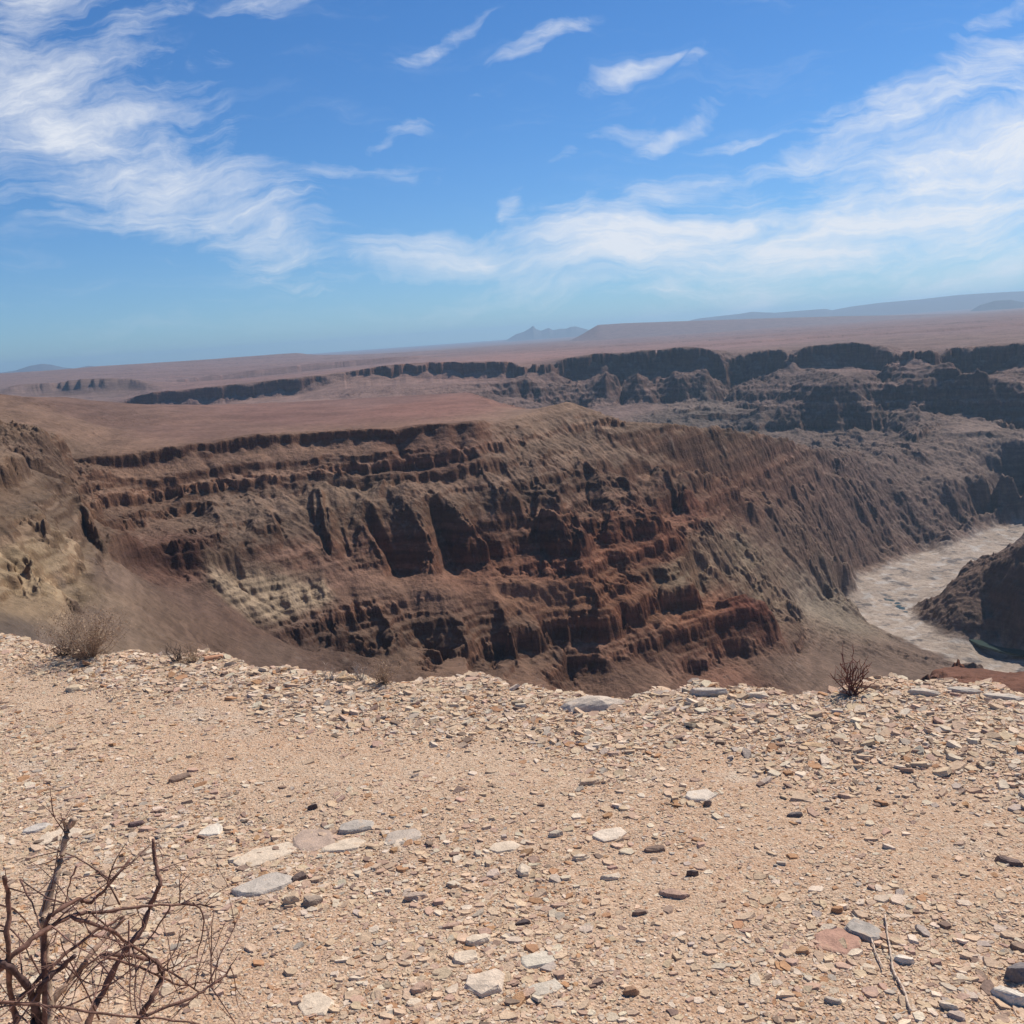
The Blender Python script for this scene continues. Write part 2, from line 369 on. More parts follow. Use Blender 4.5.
# spurs (+) and gullies (-) traced on the walls: (picture x, y, height m)
DETAIL = [
 [(347,484,0),(372,515,10),(392,545,6)], [(384,483,4),(382,520,9)],
 [(388,500,0),(398,515,12),(412,535,20),(436,575,26)], [(394,474,3),(420,500,12),(465,536,22),(489,567,27)],
 [(478,467,4),(500,505,14),(517,514,18),(560,540,26),(585,563,30)],
 [(247,497,4),(284,542,14)], [(322,497,6),(331,548,14)], [(362,532,8),(386,571,16)], [(205,500,6),(225,530,12)],
 [(306,480,-8),(315,511,-11),(330,560,-8)], [(372,520,-6),(380,545,-18),(408,575,-22)], [(338,505,-6),(352,565,-9)],
 [(432,512,-4),(450,545,-14),(462,572,-22)],[(470,520,-8),(490,553,-22),(510,573,-26)], [(398,441,-6),(412,463,-12)], [(454,437,-8),(469,467,-14)],
 [(520,495,-6),(536,528,-20),(548,560,-24)], [(206,453,-4),(225,500,-8)], [(134,472,-6),(169,503,-9),(200,535,-8)], [(268,495,-6),(290,560,-8)],
 [(72,462,-10),(84,500,-14),(103,538,-10)],
 [(514,448,2),(541,495,14),(562,520,20),(579,548,26)], [(560,440,0),(593,481,16),(615,495,22),(632,507,26)],
 [(572,478,-10),(592,503,-22),(606,520,-22)], [(628,450,0),(655,476,16),(672,497,26),(682,514,28),(702,522,24)],
 [(640,488,-12),(652,505,-24),(668,524,-24)], [(655,466,2),(690,482,18),(727,495,26),(741,508,28),(754,516,22)],
 [(684,498,-12),(699,513,-24),(714,528,-26)], [(609,531,18),(650,537,26),(672,552,30),(688,560,20)], [(602,548,-14),(625,560,-26),(650,574,-28)],
 [(670,556,10),(684,580,14),(702,607,8)], [(650,562,-16),(662,602,-10)], [(692,562,-16),(707,592,-8)],
 [(735,520,-8),(760,548,-18),(790,575,-10)], [(760,500,8),(790,535,18),(815,565,14)], [(812,449,-10),(834,472,-24),(850,485,-14)], [(785,498,-16),(815,524,-26),(835,548,-12)],
 [(800,470,8),(850,500,18),(880,535,20),(905,560,8)], [(867,488,-12),(897,517,-28),(937,558,-24)], [(880,480,6),(915,512,20),(952,550,16)], [(968,479,-8),(984,508,-18)],
 [(930,470,4),(960,500,14),(985,530,8)], [(752,533,-8),(778,568,-14)], [(826,534,-8),(840,575,-12)],
 [(985,596,-20),(1000,620,-34),(1010,645,-20)], [(1008,580,6),(1020,625,10)], [(945,598,6),(960,630,12)], [(968,590,0),(975,625,8)],
 [(545,606,-6),(560,628,-22),(572,662,-20)], [(598,610,8),(601,655,12)], [(650,612,-4),(668,640,-14),(684,662,-12)], [(630,612,4),(632,650,10)],[(700,600,6),(735,596,12),(765,602,12)],
 [(345,606,-4),(362,636,-20),(384,650,-14)], [(376,604,4),(400,650,12)], [(408,608,-6),(428,636,-18),(447,652,-12)], [(440,614,4),(470,658,12)],
 [(340,652,-4),(358,672,-14)], [(478,622,-6),(490,655,-14)], [(500,612,6),(515,655,10)], [(290,612,-6),(318,634,-12)],
 [(48,436,-3),(72,472,-8)], [(0,430,-2),(30,452,-5),(60,480,-5)], [(0,440,-4),(30,455,-6),(75,494,-6)], [(0,474,-9),(35,500,-10),(88,548,-9)], [(5,508,-8),(35,545,-9),(52,588,-8)], [(0,548,-7),(18,572,-8),(30,605,-7)], [(55,525,-6),(75,555,-8),(84,588,-6)], [(-20,450,4),(20,468,7),(70,520,6)], [(0,492,4),(40,522,8),(70,570,6)], [(0,530,4),(30,565,7),(45,600,5)],
 [(20,415,-5),(50,440,-6),(72,470,-6)],
 [(527,374,20),(528,386,26)], [(604,366,10),(606,388,30)], [(637,364,10),(640,392,30)], [(675,362,10),(677,392,30)], [(702,360,10),(706,384,34)], [(733,350,-50),(728,372,-60),(720,392,-40)],
 [(620,372,-30),(622,400,-40)], [(575,374,-20),(580,402,-40)], [(655,372,-25),(660,398,-30)], [(545,372,-20),(560,400,-30)],
 [(800,364,0),(820,372,8),(850,384,12)], [(760,372,-20),(775,400,-30)], [(915,362,0),(935,372,12),(985,385,12)], [(880,352,-10),(885,372,-40)], [(960,350,-20),(968,372,-50)],
 [(840,420,20),(860,440,30)], [(880,412,-40),(890,440,-50)], [(920,420,20),(915,450,30)], [(780,415,20),(800,436,20)], [(985,400,10),(1000,425,20)],
]
def taper(L):
    """gullies open out at their foot; spurs stand proudest two thirds down"""
    if min(h for _, _, h in L) >= 0 or L[0][1] < 400 or L[0][1] > 590: return L
    p = np.array(L, float); c = np.r_[0, np.cumsum(np.hypot(*np.diff(p[:, :2], axis=0).T))]; t = c / c[-1]
    H = abs(p[:, 2]).max() * (.4 if L[0][0] < 60 else .62); q = np.linspace(0, 1, 9)
    return [(float(np.interp(u, t, p[:, 0])), float(np.interp(u, t, p[:, 1])), -H * math.sin(math.pi * min(1, u ** .75)) ** .8 * (1 if u < 1 else 0)) for u in q]
SCARP = [([(90,478),(150,478),(200,470),(256,462),(320,458),(400,455),(470,452)], 5), ([(100,498),(160,500),(230,486),(300,478),(360,478),(400,476),(450,470),(500,462)], 6),
 ([(112,548),(140,556),(175,560),(200,562),(240,560)], 10), ([(500,590),(540,592),(585,590)], 7), ([(330,640),(380,653),(440,658)], 5), ([(500,632),(540,640),(590,645)], 5), ([(620,630),(680,628),(740,620),(780,626)], 5),
 ([(560,425),(590,431),(620,440),(660,447),(700,455)], 4), ([(600,470),(640,470),(700,475),(760,484),(800,492)], 5), ([(500,520),(560,524),(600,528)], 4), ([(640,500),(700,505),(750,512)], 5),
 ([(44,445),(50,438),(60,436)], 3), ([(40,476),(55,482),(68,492)], 5), ([(80,508),(92,528),(104,546)], 9), ([(0,436),(20,448),(40,462)], 4), ([(20,520),(45,530),(70,545)], 2)]
sc_lines = []
for L, h in SCARP: sc_lines += [[(x, y - 2, h) for x, y in L], [(x, y + 3, -h) for x, y in L]]
Dv, Dw = raster([taper(L) for L in DETAIL] + sc_lines, pts_hit)
D0 = solve(Dv, Dw, decay=0.0012, iters=60)
P = np.pad(D0, 1, mode='edge'); D0 = 0.4 * D0 + 0.15 * (P[:-2, 1:-1] + P[2:, 1:-1] + P[1:-1, :-2] + P[1:-1, 2:])
ZB = Z0 + D0

# mesh rows and columns: finest where the walls stand
def spaced(segs):
    out = [np.linspace(a, b, n, endpoint=False) for a, b, n in segs]
    return np.concatenate(out + [[segs[-1][1]]])
RES = globals().get('RES', 1.0)
n_ = lambda k: max(4, int(k * RES))
MA = spaced([(A0, math.radians(-29.5), n_(70)), (math.radians(-29.5), math.radians(29.5), n_(1180)), (math.radians(29.5), A1, n_(70))])
MQ = spaced([(Q0, math.log(480), n_(70)), (math.log(480), math.log(780), n_(250)), (math.log(780), math.log(940), n_(110)), (math.log(940), math.log(1320), n_(460)), (math.log(1320), math.log(2300), n_(480)),
             (math.log(2300), math.log(2700), n_(110)), (math.log(2700), math.log(3900), n_(300)), (math.log(3900), Q1, n_(190))])
na, nq = len(MA), len(MQ)
a2, q2 = np.meshgrid(MA, MQ)
af = a2.ravel(); qf = q2.ravel(); rf = np.exp(qf)
X = (np.sin(af) * rf); Y = (np.cos(af) * rf)
wsc = np.clip(rf / 1100, .5, 2.2)
ws = wsc * (6 * fbm(X / 46, Y / 46, 4, 21, .6)); wt = wsc * (6 * fbm(X / 46 + 40, Y / 46, 4, 22, .6))
zb = bil(ZB, af + wt / rf, qf + ws / rf).astype(np.float64)
# slope of the smooth land
gq = np.gradient(ZB, DQ, axis=0); ga = np.gradient(ZB, DA, axis=1)
for _ in range(3):
    for G in (gq, ga):
        P = np.pad(G, 1, mode='edge'); G[:] = (G + P[:-2, 1:-1] + P[2:, 1:-1] + P[1:-1, :-2] + P[1:-1, 2:]) / 5
dr = bil(gq, af, qf) / rf; dt = bil(ga, af, qf) / rf            # dz/dr, dz/(r da)
SX = dr * np.sin(af) + dt * np.cos(af); SY = dr * np.cos(af) - dt * np.sin(af)
slope = np.hypot(SX, SY)

def inpoly(px, py, poly):
    c = np.zeros(px.shape, bool); n = len(poly)
    for i in range(n):
        x0, y0 = poly[i]; x1, y1 = poly[(i + 1) % n]
        if y0 == y1: continue
        t = ((y0 > py) != (y1 > py)) & (px < (x1 - x0) * (py - y0) / (y1 - y0) + x0)
        c ^= t
    return c
gPX, gPY = project(GX, GY, ZB)
gR = np.broadcast_to(rr, gPX.shape)
def zone(items, blur=4):
    M = np.zeros(gPX.shape)
    for poly, r0, r1, v in items:
        m = inpoly(gPX, gPY, poly) & (gR > r0) & (gR < r1); M[m] = v
    for _ in range(blur):
        P = np.pad(M, 2, mode='edge')
        M = (P[:-4, 2:-2] + P[4:, 2:-2] + P[2:-2, :-4] + P[2:-2, 4:] + P[2:-2, 2:-2]) / 5
    return M
TALUS = zone([([(108,560),(150,572),(200,580),(245,612),(300,648),(345,668),(330,700),(200,700),(80,640),(90,600)], 500, 1010, 1),
              ([(200,560),(240,555),(330,566),(440,582),(470,590),(400,600),(330,588),(250,578)], 900, 1100, .8),
              ([(600,672),(640,660),(690,670),(760,660),(790,646),(850,655),(905,668),(900,705),(600,710)], 850, 1400, .9),
              ([(800,600),(860,610),(930,655),(1000,690),(880,668),(800,640)], 1150, 1500, .8),
              ([(-60,600),(75,605),(85,650),(-60,660)], 350, 700, .9),
              ([(120,590),(150,600),(250,668),(150,680),(80,640),(90,590)], 500, 900, .8),
              ([(300,700),(300,800),(900,800),(900,700)], 0, 900, .8)])
SCREE = zone([([(490,440),(560,422),(640,436),(760,445),(770,470),(700,482),(600,480),(520,472)], 1200, 1850, .9),
              ([(200,495),(260,490),(330,474),(400,479),(440,474),(500,476),(520,500),(500,530),(480,548),(430,550),(400,545),(330,550),(270,548),(220,530)], 1030, 1260, .9)], 5)
BENCH = zone([([(335,566),(420,577),(500,574),(585,574),(600,588),(560,602),(520,609),(480,604),(440,608),(400,600),(350,598),(320,585)], 985, 1100, 1)], 2)
TALUS = np.maximum(TALUS, BENCH * .95)
BASE = zone([([(690,535),(740,520),(770,480),(830,452),(880,462),(905,480),(1100,430),(1100,720),(905,668),(850,650),(800,640),(760,600),(715,590),(690,560)], 1050, 2600, 1),
             ([(905,660),(1100,650),(1100,750),(905,720)], 500, 1050, 0.2)], 6)
BASE = np.maximum(BASE, sstep(-ZB, 305, 335) * (gR > 2000))
WHITE = zone([([(205,577),(250,570),(320,583),(335,600),(310,605),(280,618),(268,622),(245,612),(225,598)], 900, 1060, 1)], 2)
FLAT = sstep(0.16 - np.hypot(gq, ga) / gR, 0.0, 0.10)
RIV = zone([([(1100,500),(1024,518),(960,540),(905,558),(858,578),(842,600),(868,625),(930,652),(1000,682),(1100,705),(1100,660),(1024,652),(950,638),(915,618),(912,606),(935,595),(960,578),(1024,540),(1100,520)], 1200, 2400, 1)], 2)
talus = bil(TALUS, af, qf); scree = bil(SCREE, af, qf); basem = bil(BASE, af, qf); white = bil(WHITE, af, qf); riv = bil(RIV, af, qf)
flat = sstep(0.20 - slope, 0.0, 0.10)
flat = flat * (1 - basem * sstep(-zb, 190, 260)); wallm = (1 - flat) * (1 - riv) * np.clip(rf / 800, .6, 1) * np.where(rf > 1000, .15 + .85 * sstep(-zb, np.where(rf > 2500, 120, 106), np.where(rf > 2500, 175, 130)), 1)
farf = np.clip(rf / 1200, 0.6, 3.0)                            # coarser features on the far walls

# drainage: gullies that follow the slope, dendritic over octaves
def gullies(x, y, sx, sy, lam, octs, seed):
    H = np.zeros_like(x); dx = np.zeros_like(x); dy = np.zeros_like(x); amp = 1.0; f = 1.0 / lam
    for o in range(octs):
        gx = sx + dx * 1.1; gy = sy + dy * 1.1; gn = np.maximum(np.hypot(gx, gy), 1e-4)
        ux = -gy / gn; uy = gx / gn                            # across the slope
        X_ = x * f; Y_ = y * f; ix = np.floor(X_).astype(np.int64); iy = np.floor(Y_).astype(np.int64)
        num = np.zeros_like(x); den = np.zeros_like(x); dnum = np.zeros_like(x)
        for i in (-1, 0, 1):
            for j in (-1, 0, 1):
                h = _h(ix + i, iy + j, seed + o)
                cx = ix + i + 0.2 + 0.6 * (h & 1023) / 1023.0; cy = iy + j + 0.2 + 0.6 * ((h >> 10) & 1023) / 1023.0
                vx = X_ - cx; vy = Y_ - cy
                w = np.exp(-(vx * vx + vy * vy) * 2.2)
                ph = (vx * ux + vy * uy) * 6.2832 + ((h >> 20) & 255) / 40.0
                num += w * np.cos(ph); dnum += -w * np.sin(ph); den += w
        c = num / den; s = dnum / den
        H += amp * c
        st = np.minimum(1, gn * 2.5)
        dx += s * ux * amp * 0.55 * st; dy += s * uy * amp * 0.55 * st
        amp *= 0.52; f *= 2.0
    return H
def blocks(x, y, s):
    """broken rock: each cell has its own height and tilt"""
    ix = np.floor(x).astype(np.int64); iy = np.floor(y).astype(np.int64); best = np.full(x.shape, 9.0); val = np.zeros_like(x)
    for i in (-1, 0, 1):
        for j in (-1, 0, 1):
            h = _h(ix + i, iy + j, s); dx = x - (ix + i + (h & 1023) / 1023.0); dy = y - (iy + j + ((h >> 10) & 1023) / 1023.0)
            d = dx * dx + dy * dy; m = d < best
            v = ((h >> 20) & 255) / 127.5 - 1 + dx * (((h >> 6) & 63) / 32.0 - 1) * 1.1 + dy * (((h >> 14) & 63) / 32.0 - 1) * 1.1
            val = np.where(m, v, val); best = np.where(m, d, best)
    return val
bx_ = X + 5 * vnoise(X / 17, Y / 17, 330); by_ = Y + 5 * vnoise(X / 17 + 5, Y / 17, 331)
B1 = blocks(bx_ / 26, by_ / 26, 340); B2 = blocks(bx_ / 11, by_ / 11, 341)
xs = X + 14 * vnoise(X / 90, Y / 90, 31); ys = Y + 14 * vnoise(X / 90 + 7, Y / 90 + 3, 32)
sel = rf < 2550
G = np.zeros_like(X)
near = (rf < 900) | ((af < -.40) & (rf < 1120)); mids = sel & ~near
G[near] = gullies(xs[near], ys[near], SX[near], SY[near], 48.0, 2, 180)
G[mids] = gullies(xs[mids], ys[mids], SX[mids], SY[mids], 78.0, 5, 100)
G[~sel] = gullies(xs[~sel], ys[~sel], SX[~sel], SY[~sel], 230.0, 5, 140)
gamp = np.where(near, 4.6, np.where(sel, 7.0, 20.0)) * np.clip(slope * 1.7, 0, 1.1) * wallm * (1 - 0.72 * talus) * (1 - 0.68 * basem) * (1 - .4 * scree * (rf > 1200)) * (1 - .45 * sstep(slope, .8, 1.5))
rills = gullies(xs, ys, SX, SY, 17.0, 2, 260) * sstep(900 * 2.2, 1500, rf)
d0v = np.abs(bil(D0, af, qf)).astype(np.float64)
rug = fbm(X / 85, Y / 85, 6, 60, 0.55, ridged=True)
rug3 = fbm((.7 * X + Y) / 1.22 / 44 + .7 * rug, (X - .7 * Y) / 1.22 / 80 + .4 * rug, 5, 66, 0.58, ridged=True)
rug2 = fbm(X / 30, Y / 30, 5, 75, 0.55)
craggy = .3 + .8 * sstep(fbm(X / 150, Y / 150, 3, 92), -.15, .35)
patchy = sstep(fbm(X / 260, Y / 260, 3, 90), -0.35, 0.35)
z = zb + gamp * G * (0.55 + 0.6 * patchy) + (.15 + .85 * talus) * 1.0 * rills * wallm * np.clip(slope * 2, 0, 1) + np.minimum(d0v, 22) * .42 * fbm(X / 26, Y / 26, 5, 94, .6, ridged=True) + basem * wallm * (1 - 0.6 * talus) * craggy * (7.5 * np.minimum(farf, 1.8) * rug + 12 * rug3 * np.minimum(farf, 1.4) + 4 * rug2 * np.minimum(farf, 1.6)) + sstep(af, -.34, -.40) * (rf < 1150) * (1 - talus) * (12 * fbm(X / 46, Y / 46, 5, 64, .58, ridged=True) + 4 * fbm(X / 14, Y / 14, 4, 65, .6) + 1.8 * blocks(bx_ / 9, by_ / 9, 342) + .8 * blocks(bx_ / 4, by_ / 4, 343)) * sstep(rf, 320, 420) * sstep(1150, 1000, rf) + sstep(rf, 2300, 2600) * sstep(3350, 3050, rf) * sstep(-zb, 230, 290) * 20 * fbm(X / 330, Y / 330, 5, 68, .55, ridged=True) + (1 - basem) * wallm * (1 - 0.85 * talus) * (1 - .7 * scree) * (3.4 * rug2 + 2.0 * rug) * np.minimum(farf, 2)

# strata: benches and cliffs
def terrace(z, levels, seed, lat):
    n = len(levels) - 1
    k = np.clip(np.searchsorted(levels, z) - 1, 0, n - 1); lo = levels[k]; hi = levels[k + 1]
    t = np.clip((z - lo) / (hi - lo), 0, 1)
    rs = np.random.default_rng(seed); s = rs.uniform(0.6, 0.86, n)[k]; c = rs.uniform(0.25, 0.55, n)[k]
    s = np.clip(s + 0.10 * lat, 0.5, 0.92)
    t2 = np.where(t < s, t * c / s, c + (t - s) * (1 - c) / (1 - s))
    return lo + t2 * (hi - lo), k, t2 > c
rs = np.random.default_rng(5)
big = np.concatenate([[-620], np.sort(-np.cumsum(np.r_[94, rs.uniform(12, 34, 20)]))[::1], [200]])
big = np.unique(np.r_[-620, [-500,-455,-420,-385,-352,-326,-292,-272,-250,-222,-203,-184,-168,-146,-126,-113,-99,-70,-45,-20,0], 200.0])
fine = np.unique(np.concatenate([[-620], -620 + np.cumsum(rs.uniform(3.2, 8.5, 130))]))
lat = fbm(X / 140, Y / 140, 4, 200)
jag = fbm(X / 13, Y / 13, 3, 214) + 1.1 * B1 + .6 * B2
warp = 5.0 * fbm(X / 300, Y / 300, 2, 210) + 2.6 * jag + 4.5 * fbm(X / 45, Y / 45, 3, 212) + (basem * 8) * lat
tw = wallm * (1 - 0.9 * talus) * (1 - .85 * scree) * (1 - 0.85 * basem) * sstep(slope, 0.12, 0.3)
zt, kb, cliffb = terrace(z + warp, big, 3, 3 * lat); zt -= warp
zs = z + tw * (0.85 * (zt - z)) * (0.35 + 0.65 * sstep(lat + 0.25 * patchy, -0.45, 0.15))
w2 = 1.5 * vnoise(X / 40, Y / 40, 220)
zt2, kf, clifff = terrace(zs + w2, fine, 4, 2 * rug2); zt2 -= w2
fw = tw * 0.8 * (0.35 + 0.65 * sstep(fbm(X / 60, Y / 60, 3, 230), -0.2, 0.3))
z = zs + np.maximum(fw, white * 0.65) * (zt2 - zs)
z = z + wallm * (1 - 0.5 * talus) * (0.5 + 0.5 * basem) * np.minimum(farf, 2.0) * fbm(X / 9, Y / 9, 3, 240) * 2.2
z = z + wallm * (1 - .85 * talus) * np.minimum(farf, 1.5) * (.5 + .5 * basem) * np.clip(slope * 2.5, 0, 1) * (2.3 * B1 + 1.1 * B2) * np.where(rf > 1900, .4, 1) * craggy
z = z + wallm * (1 - talus) * np.minimum(farf, 2.0) * 1.6 * np.maximum(0, fbm(X / 19 + 3, Y / 19, 4, 245, ridged=True))
z = z + flat * (1 - riv) * (0.8 * fbm(X / 60, Y / 60, 4, 250)) * (rf < 3000)
# cap-rock: a clean vertical lip along the mesa edge and along the far rim
def edge_r(line):
    p = pts(line); o = np.argsort(p[:, 0]); return np.interp(af, p[o, 0], np.exp(p[o, 1]), left=-1, right=-1)
c1 = edge_r(LAND[0][:7]) + 5 * vnoise(af * 60, af * 0, 41) + 1.6 * vnoise(af * 190, af * 0, 42) + .7 * vnoise(af * 900, af * 0, 53); d1 = c1 - rf
nearc = 1 - sstep(np.degrees(af) + 1.2 * vnoise(rf / 40, af * 30, 47), -4.5, -1.5)
cap1 = 8.5 * nearc * (c1 > 0) * (1 + .35 * vnoise(X / 30, Y / 30, 43)) * sstep(d1, 0, 2.5) * sstep(d1, 95, 10)
FR = [L for L in LAND if L[0] == (345,372,3750)][0]
c2 = edge_r(FR) + 26 * vnoise(af * 70, af * 0, 44) + 16 * vnoise(af * 210, af * 0, 45) + 8 * vnoise(af * 620, af * 0, 51); d2 = c2 - rf
cap2 = 27 * sstep(np.degrees(af), -10, -6) * (c2 > 0) * (1 + .25 * vnoise(X / 260, Y / 260, 46) + .3 * vnoise(X / 60, Y / 60, 52)) * sstep(d2, 0, 7) * sstep(d2, 330, 20)
z = z - cap1 - cap2
for L in LAND:
    if L[0] in ((115,404,3900), (5,389,5400), (150,384,6300)):
        c3 = edge_r(L) + 30 * vnoise(af * 40, af * 0, 48) + 10 * vnoise(af * 110, af * 0, 49) + 3 * vnoise(af * 500, af * 0, 54); d3 = c3 - rf
        pe = pts(L)[:, 0]; e0_, e1_ = pe.min(), pe.max(); z = z - 30 * sstep(af, e0_, e0_ + .018) * sstep(af, e1_, e1_ - .05) * (c3 > 0) * (1 + .35 * vnoise(X / 240, Y / 240, 50)) * sstep(d3, 0, 12) * sstep(d3, 420, 30)
# minor scarps and washes on the far tableland
tl = flat * (rf > 3300) * (1 - riv)
z = z + tl * (7 * fbm(X / 900, Y / 900, 4, 260)); z = z - tl * 9 * sstep(vnoise(X / 2600, Y / 900, 262), 0.18, 0.21)
z = z * (1 - riv) + riv * (np.minimum(zb, -472) + 1.6 * fbm(X / 16, Y / 16, 4, 270) + 1.5 * np.maximum(0, fbm(X / 30, Y / 30, 4, 275, ridged=True)))

# true slope of the finished land, for the rock / scree split
Zg = z.reshape(nq, na)
gz = np.gradient(Zg, axis=0) / np.maximum(np.gradient(rf.reshape(nq, na), axis=0), 1e-3)
gt = np.gradient(Zg, axis=1) / (np.gradient(MA)[None] * rf.reshape(nq, na))
st = np.hypot(gz, gt).ravel()
steep = sstep(st, 0.8, 1.7)

# rock colours by place: (picture x, y, distance, colour)
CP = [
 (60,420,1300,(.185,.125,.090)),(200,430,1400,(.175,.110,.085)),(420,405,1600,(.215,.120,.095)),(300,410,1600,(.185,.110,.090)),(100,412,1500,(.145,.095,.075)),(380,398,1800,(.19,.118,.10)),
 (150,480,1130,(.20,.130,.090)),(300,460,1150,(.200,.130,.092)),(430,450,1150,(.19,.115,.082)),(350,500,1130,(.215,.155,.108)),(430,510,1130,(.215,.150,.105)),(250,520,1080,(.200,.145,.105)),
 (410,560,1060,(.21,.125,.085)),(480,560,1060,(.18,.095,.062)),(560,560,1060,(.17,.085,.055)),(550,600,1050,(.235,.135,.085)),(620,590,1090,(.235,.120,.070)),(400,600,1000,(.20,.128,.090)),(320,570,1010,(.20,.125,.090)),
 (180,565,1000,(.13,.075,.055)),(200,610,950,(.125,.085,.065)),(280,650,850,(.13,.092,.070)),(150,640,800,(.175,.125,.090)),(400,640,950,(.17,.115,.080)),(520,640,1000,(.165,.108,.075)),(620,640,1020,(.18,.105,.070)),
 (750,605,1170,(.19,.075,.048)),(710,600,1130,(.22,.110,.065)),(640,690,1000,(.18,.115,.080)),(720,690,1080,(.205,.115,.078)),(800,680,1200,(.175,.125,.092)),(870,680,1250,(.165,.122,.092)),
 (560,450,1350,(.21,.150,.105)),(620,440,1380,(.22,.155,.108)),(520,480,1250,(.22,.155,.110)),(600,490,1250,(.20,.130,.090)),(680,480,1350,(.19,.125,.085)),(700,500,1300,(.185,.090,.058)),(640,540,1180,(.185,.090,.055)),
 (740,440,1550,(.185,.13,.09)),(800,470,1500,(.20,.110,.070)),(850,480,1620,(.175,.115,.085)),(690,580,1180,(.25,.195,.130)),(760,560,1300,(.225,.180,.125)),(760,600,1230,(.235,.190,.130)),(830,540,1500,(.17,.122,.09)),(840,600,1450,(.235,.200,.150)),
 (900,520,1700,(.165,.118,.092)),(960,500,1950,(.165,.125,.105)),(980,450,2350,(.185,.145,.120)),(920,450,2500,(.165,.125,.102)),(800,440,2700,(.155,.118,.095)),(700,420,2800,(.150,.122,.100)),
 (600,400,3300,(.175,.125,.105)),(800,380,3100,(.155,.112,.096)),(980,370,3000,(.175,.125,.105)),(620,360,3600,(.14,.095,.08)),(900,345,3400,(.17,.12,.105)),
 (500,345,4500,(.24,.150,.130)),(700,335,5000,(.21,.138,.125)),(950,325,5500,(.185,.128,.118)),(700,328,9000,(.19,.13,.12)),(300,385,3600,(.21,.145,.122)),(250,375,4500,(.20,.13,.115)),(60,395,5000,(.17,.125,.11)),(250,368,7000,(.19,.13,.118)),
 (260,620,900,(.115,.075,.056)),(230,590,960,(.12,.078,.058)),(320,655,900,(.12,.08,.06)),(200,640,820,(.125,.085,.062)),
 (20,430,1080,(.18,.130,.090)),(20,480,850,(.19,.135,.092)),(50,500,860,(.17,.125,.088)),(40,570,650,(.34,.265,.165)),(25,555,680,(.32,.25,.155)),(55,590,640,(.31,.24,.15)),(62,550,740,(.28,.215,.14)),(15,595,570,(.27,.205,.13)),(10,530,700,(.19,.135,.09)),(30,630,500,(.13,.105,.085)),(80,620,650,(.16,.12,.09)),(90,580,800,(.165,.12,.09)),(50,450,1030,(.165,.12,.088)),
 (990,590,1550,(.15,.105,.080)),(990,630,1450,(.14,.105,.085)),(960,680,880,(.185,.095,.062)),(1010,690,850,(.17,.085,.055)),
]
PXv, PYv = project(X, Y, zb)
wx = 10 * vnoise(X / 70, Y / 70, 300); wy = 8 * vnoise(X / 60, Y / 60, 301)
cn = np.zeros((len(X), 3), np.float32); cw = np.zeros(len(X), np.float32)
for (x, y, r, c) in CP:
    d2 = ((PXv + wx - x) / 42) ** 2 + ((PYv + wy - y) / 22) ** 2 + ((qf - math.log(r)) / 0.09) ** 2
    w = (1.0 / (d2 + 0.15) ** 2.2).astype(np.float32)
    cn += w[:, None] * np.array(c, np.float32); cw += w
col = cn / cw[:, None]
lay = np.random.default_rng(11).uniform(0.68, 1.22, 200)
layc = lay[kf % 200] * np.random.default_rng(12).uniform(0.88, 1.08, 60)[kb % 60]
col *= (1 + (layc - 1) * np.clip(tw + 0.15 + .35 * scree, 0, 1))[:, None]
# bare cliff rock is darker and redder than its scree
rock = np.array([.72, .60, .54], np.float32); rock_b = np.array([.80, .73, .72], np.float32)
rk = rock * (1 - basem[:, None]) + rock_b * basem[:, None]
rk = np.where(near[:, None], np.array([.66, .60, .57], np.float32), rk)
k = (steep * (1 - talus))[:, None]
col *= 1 + k * (rk - 1)
col *= (1 + 0.14 * fbm(X / 35, Y / 35, 4, 310) + 0.10 * vnoise(X / 6, Y / 6, 311) + flat * (.16 * fbm(X / 14, Y / 9, 3, 312) + .18 * fbm(X / 500, Y / 160, 4, 313)))[:, None]
col *= 0.98 * np.array([1.07, .97, .92], np.float32)
col *= 1 - 0.45 * (flat * (vnoise(X / 7 + 2, Y / 5, 314) > .62))[:, None]
# pale banded beds
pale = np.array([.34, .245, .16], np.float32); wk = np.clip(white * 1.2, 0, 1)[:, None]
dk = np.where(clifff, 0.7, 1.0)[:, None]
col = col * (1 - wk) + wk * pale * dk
# river gravel
rn = fbm(X / 25, Y / 25, 5, 320); rg = np.array([.36, .285, .225], np.float32) * (1 + .25 * rn[:, None]); rw = np.array([.44, .39, .345], np.float32)
kk = sstep(fbm(X / 26, Y / 26, 5, 321), 0.0, 0.5)[:, None]
rcol = rg * (1 - kk) + rw * kk
dk_ = sstep(fbm(X / 38, Y / 38, 5, 323, .6), .12, .32)[:, None]
rcol = rcol * (1 - dk_) + np.array([.17, .145, .13], np.float32) * dk_
rz = np.clip(riv * 1.5 - 0.25 + .7 * rn, 0, 1)[:, None]
col = col * (1 - rz) + rcol * rz
col = np.clip(col, 0.02, 0.8).astype(np.float32)

ii = np.arange(nq * na).reshape(nq, na)
FC = np.stack([ii[:-1, :-1], ii[:-1, 1:], ii[1:, 1:], ii[1:, :-1]], -1).reshape(-1, 4)

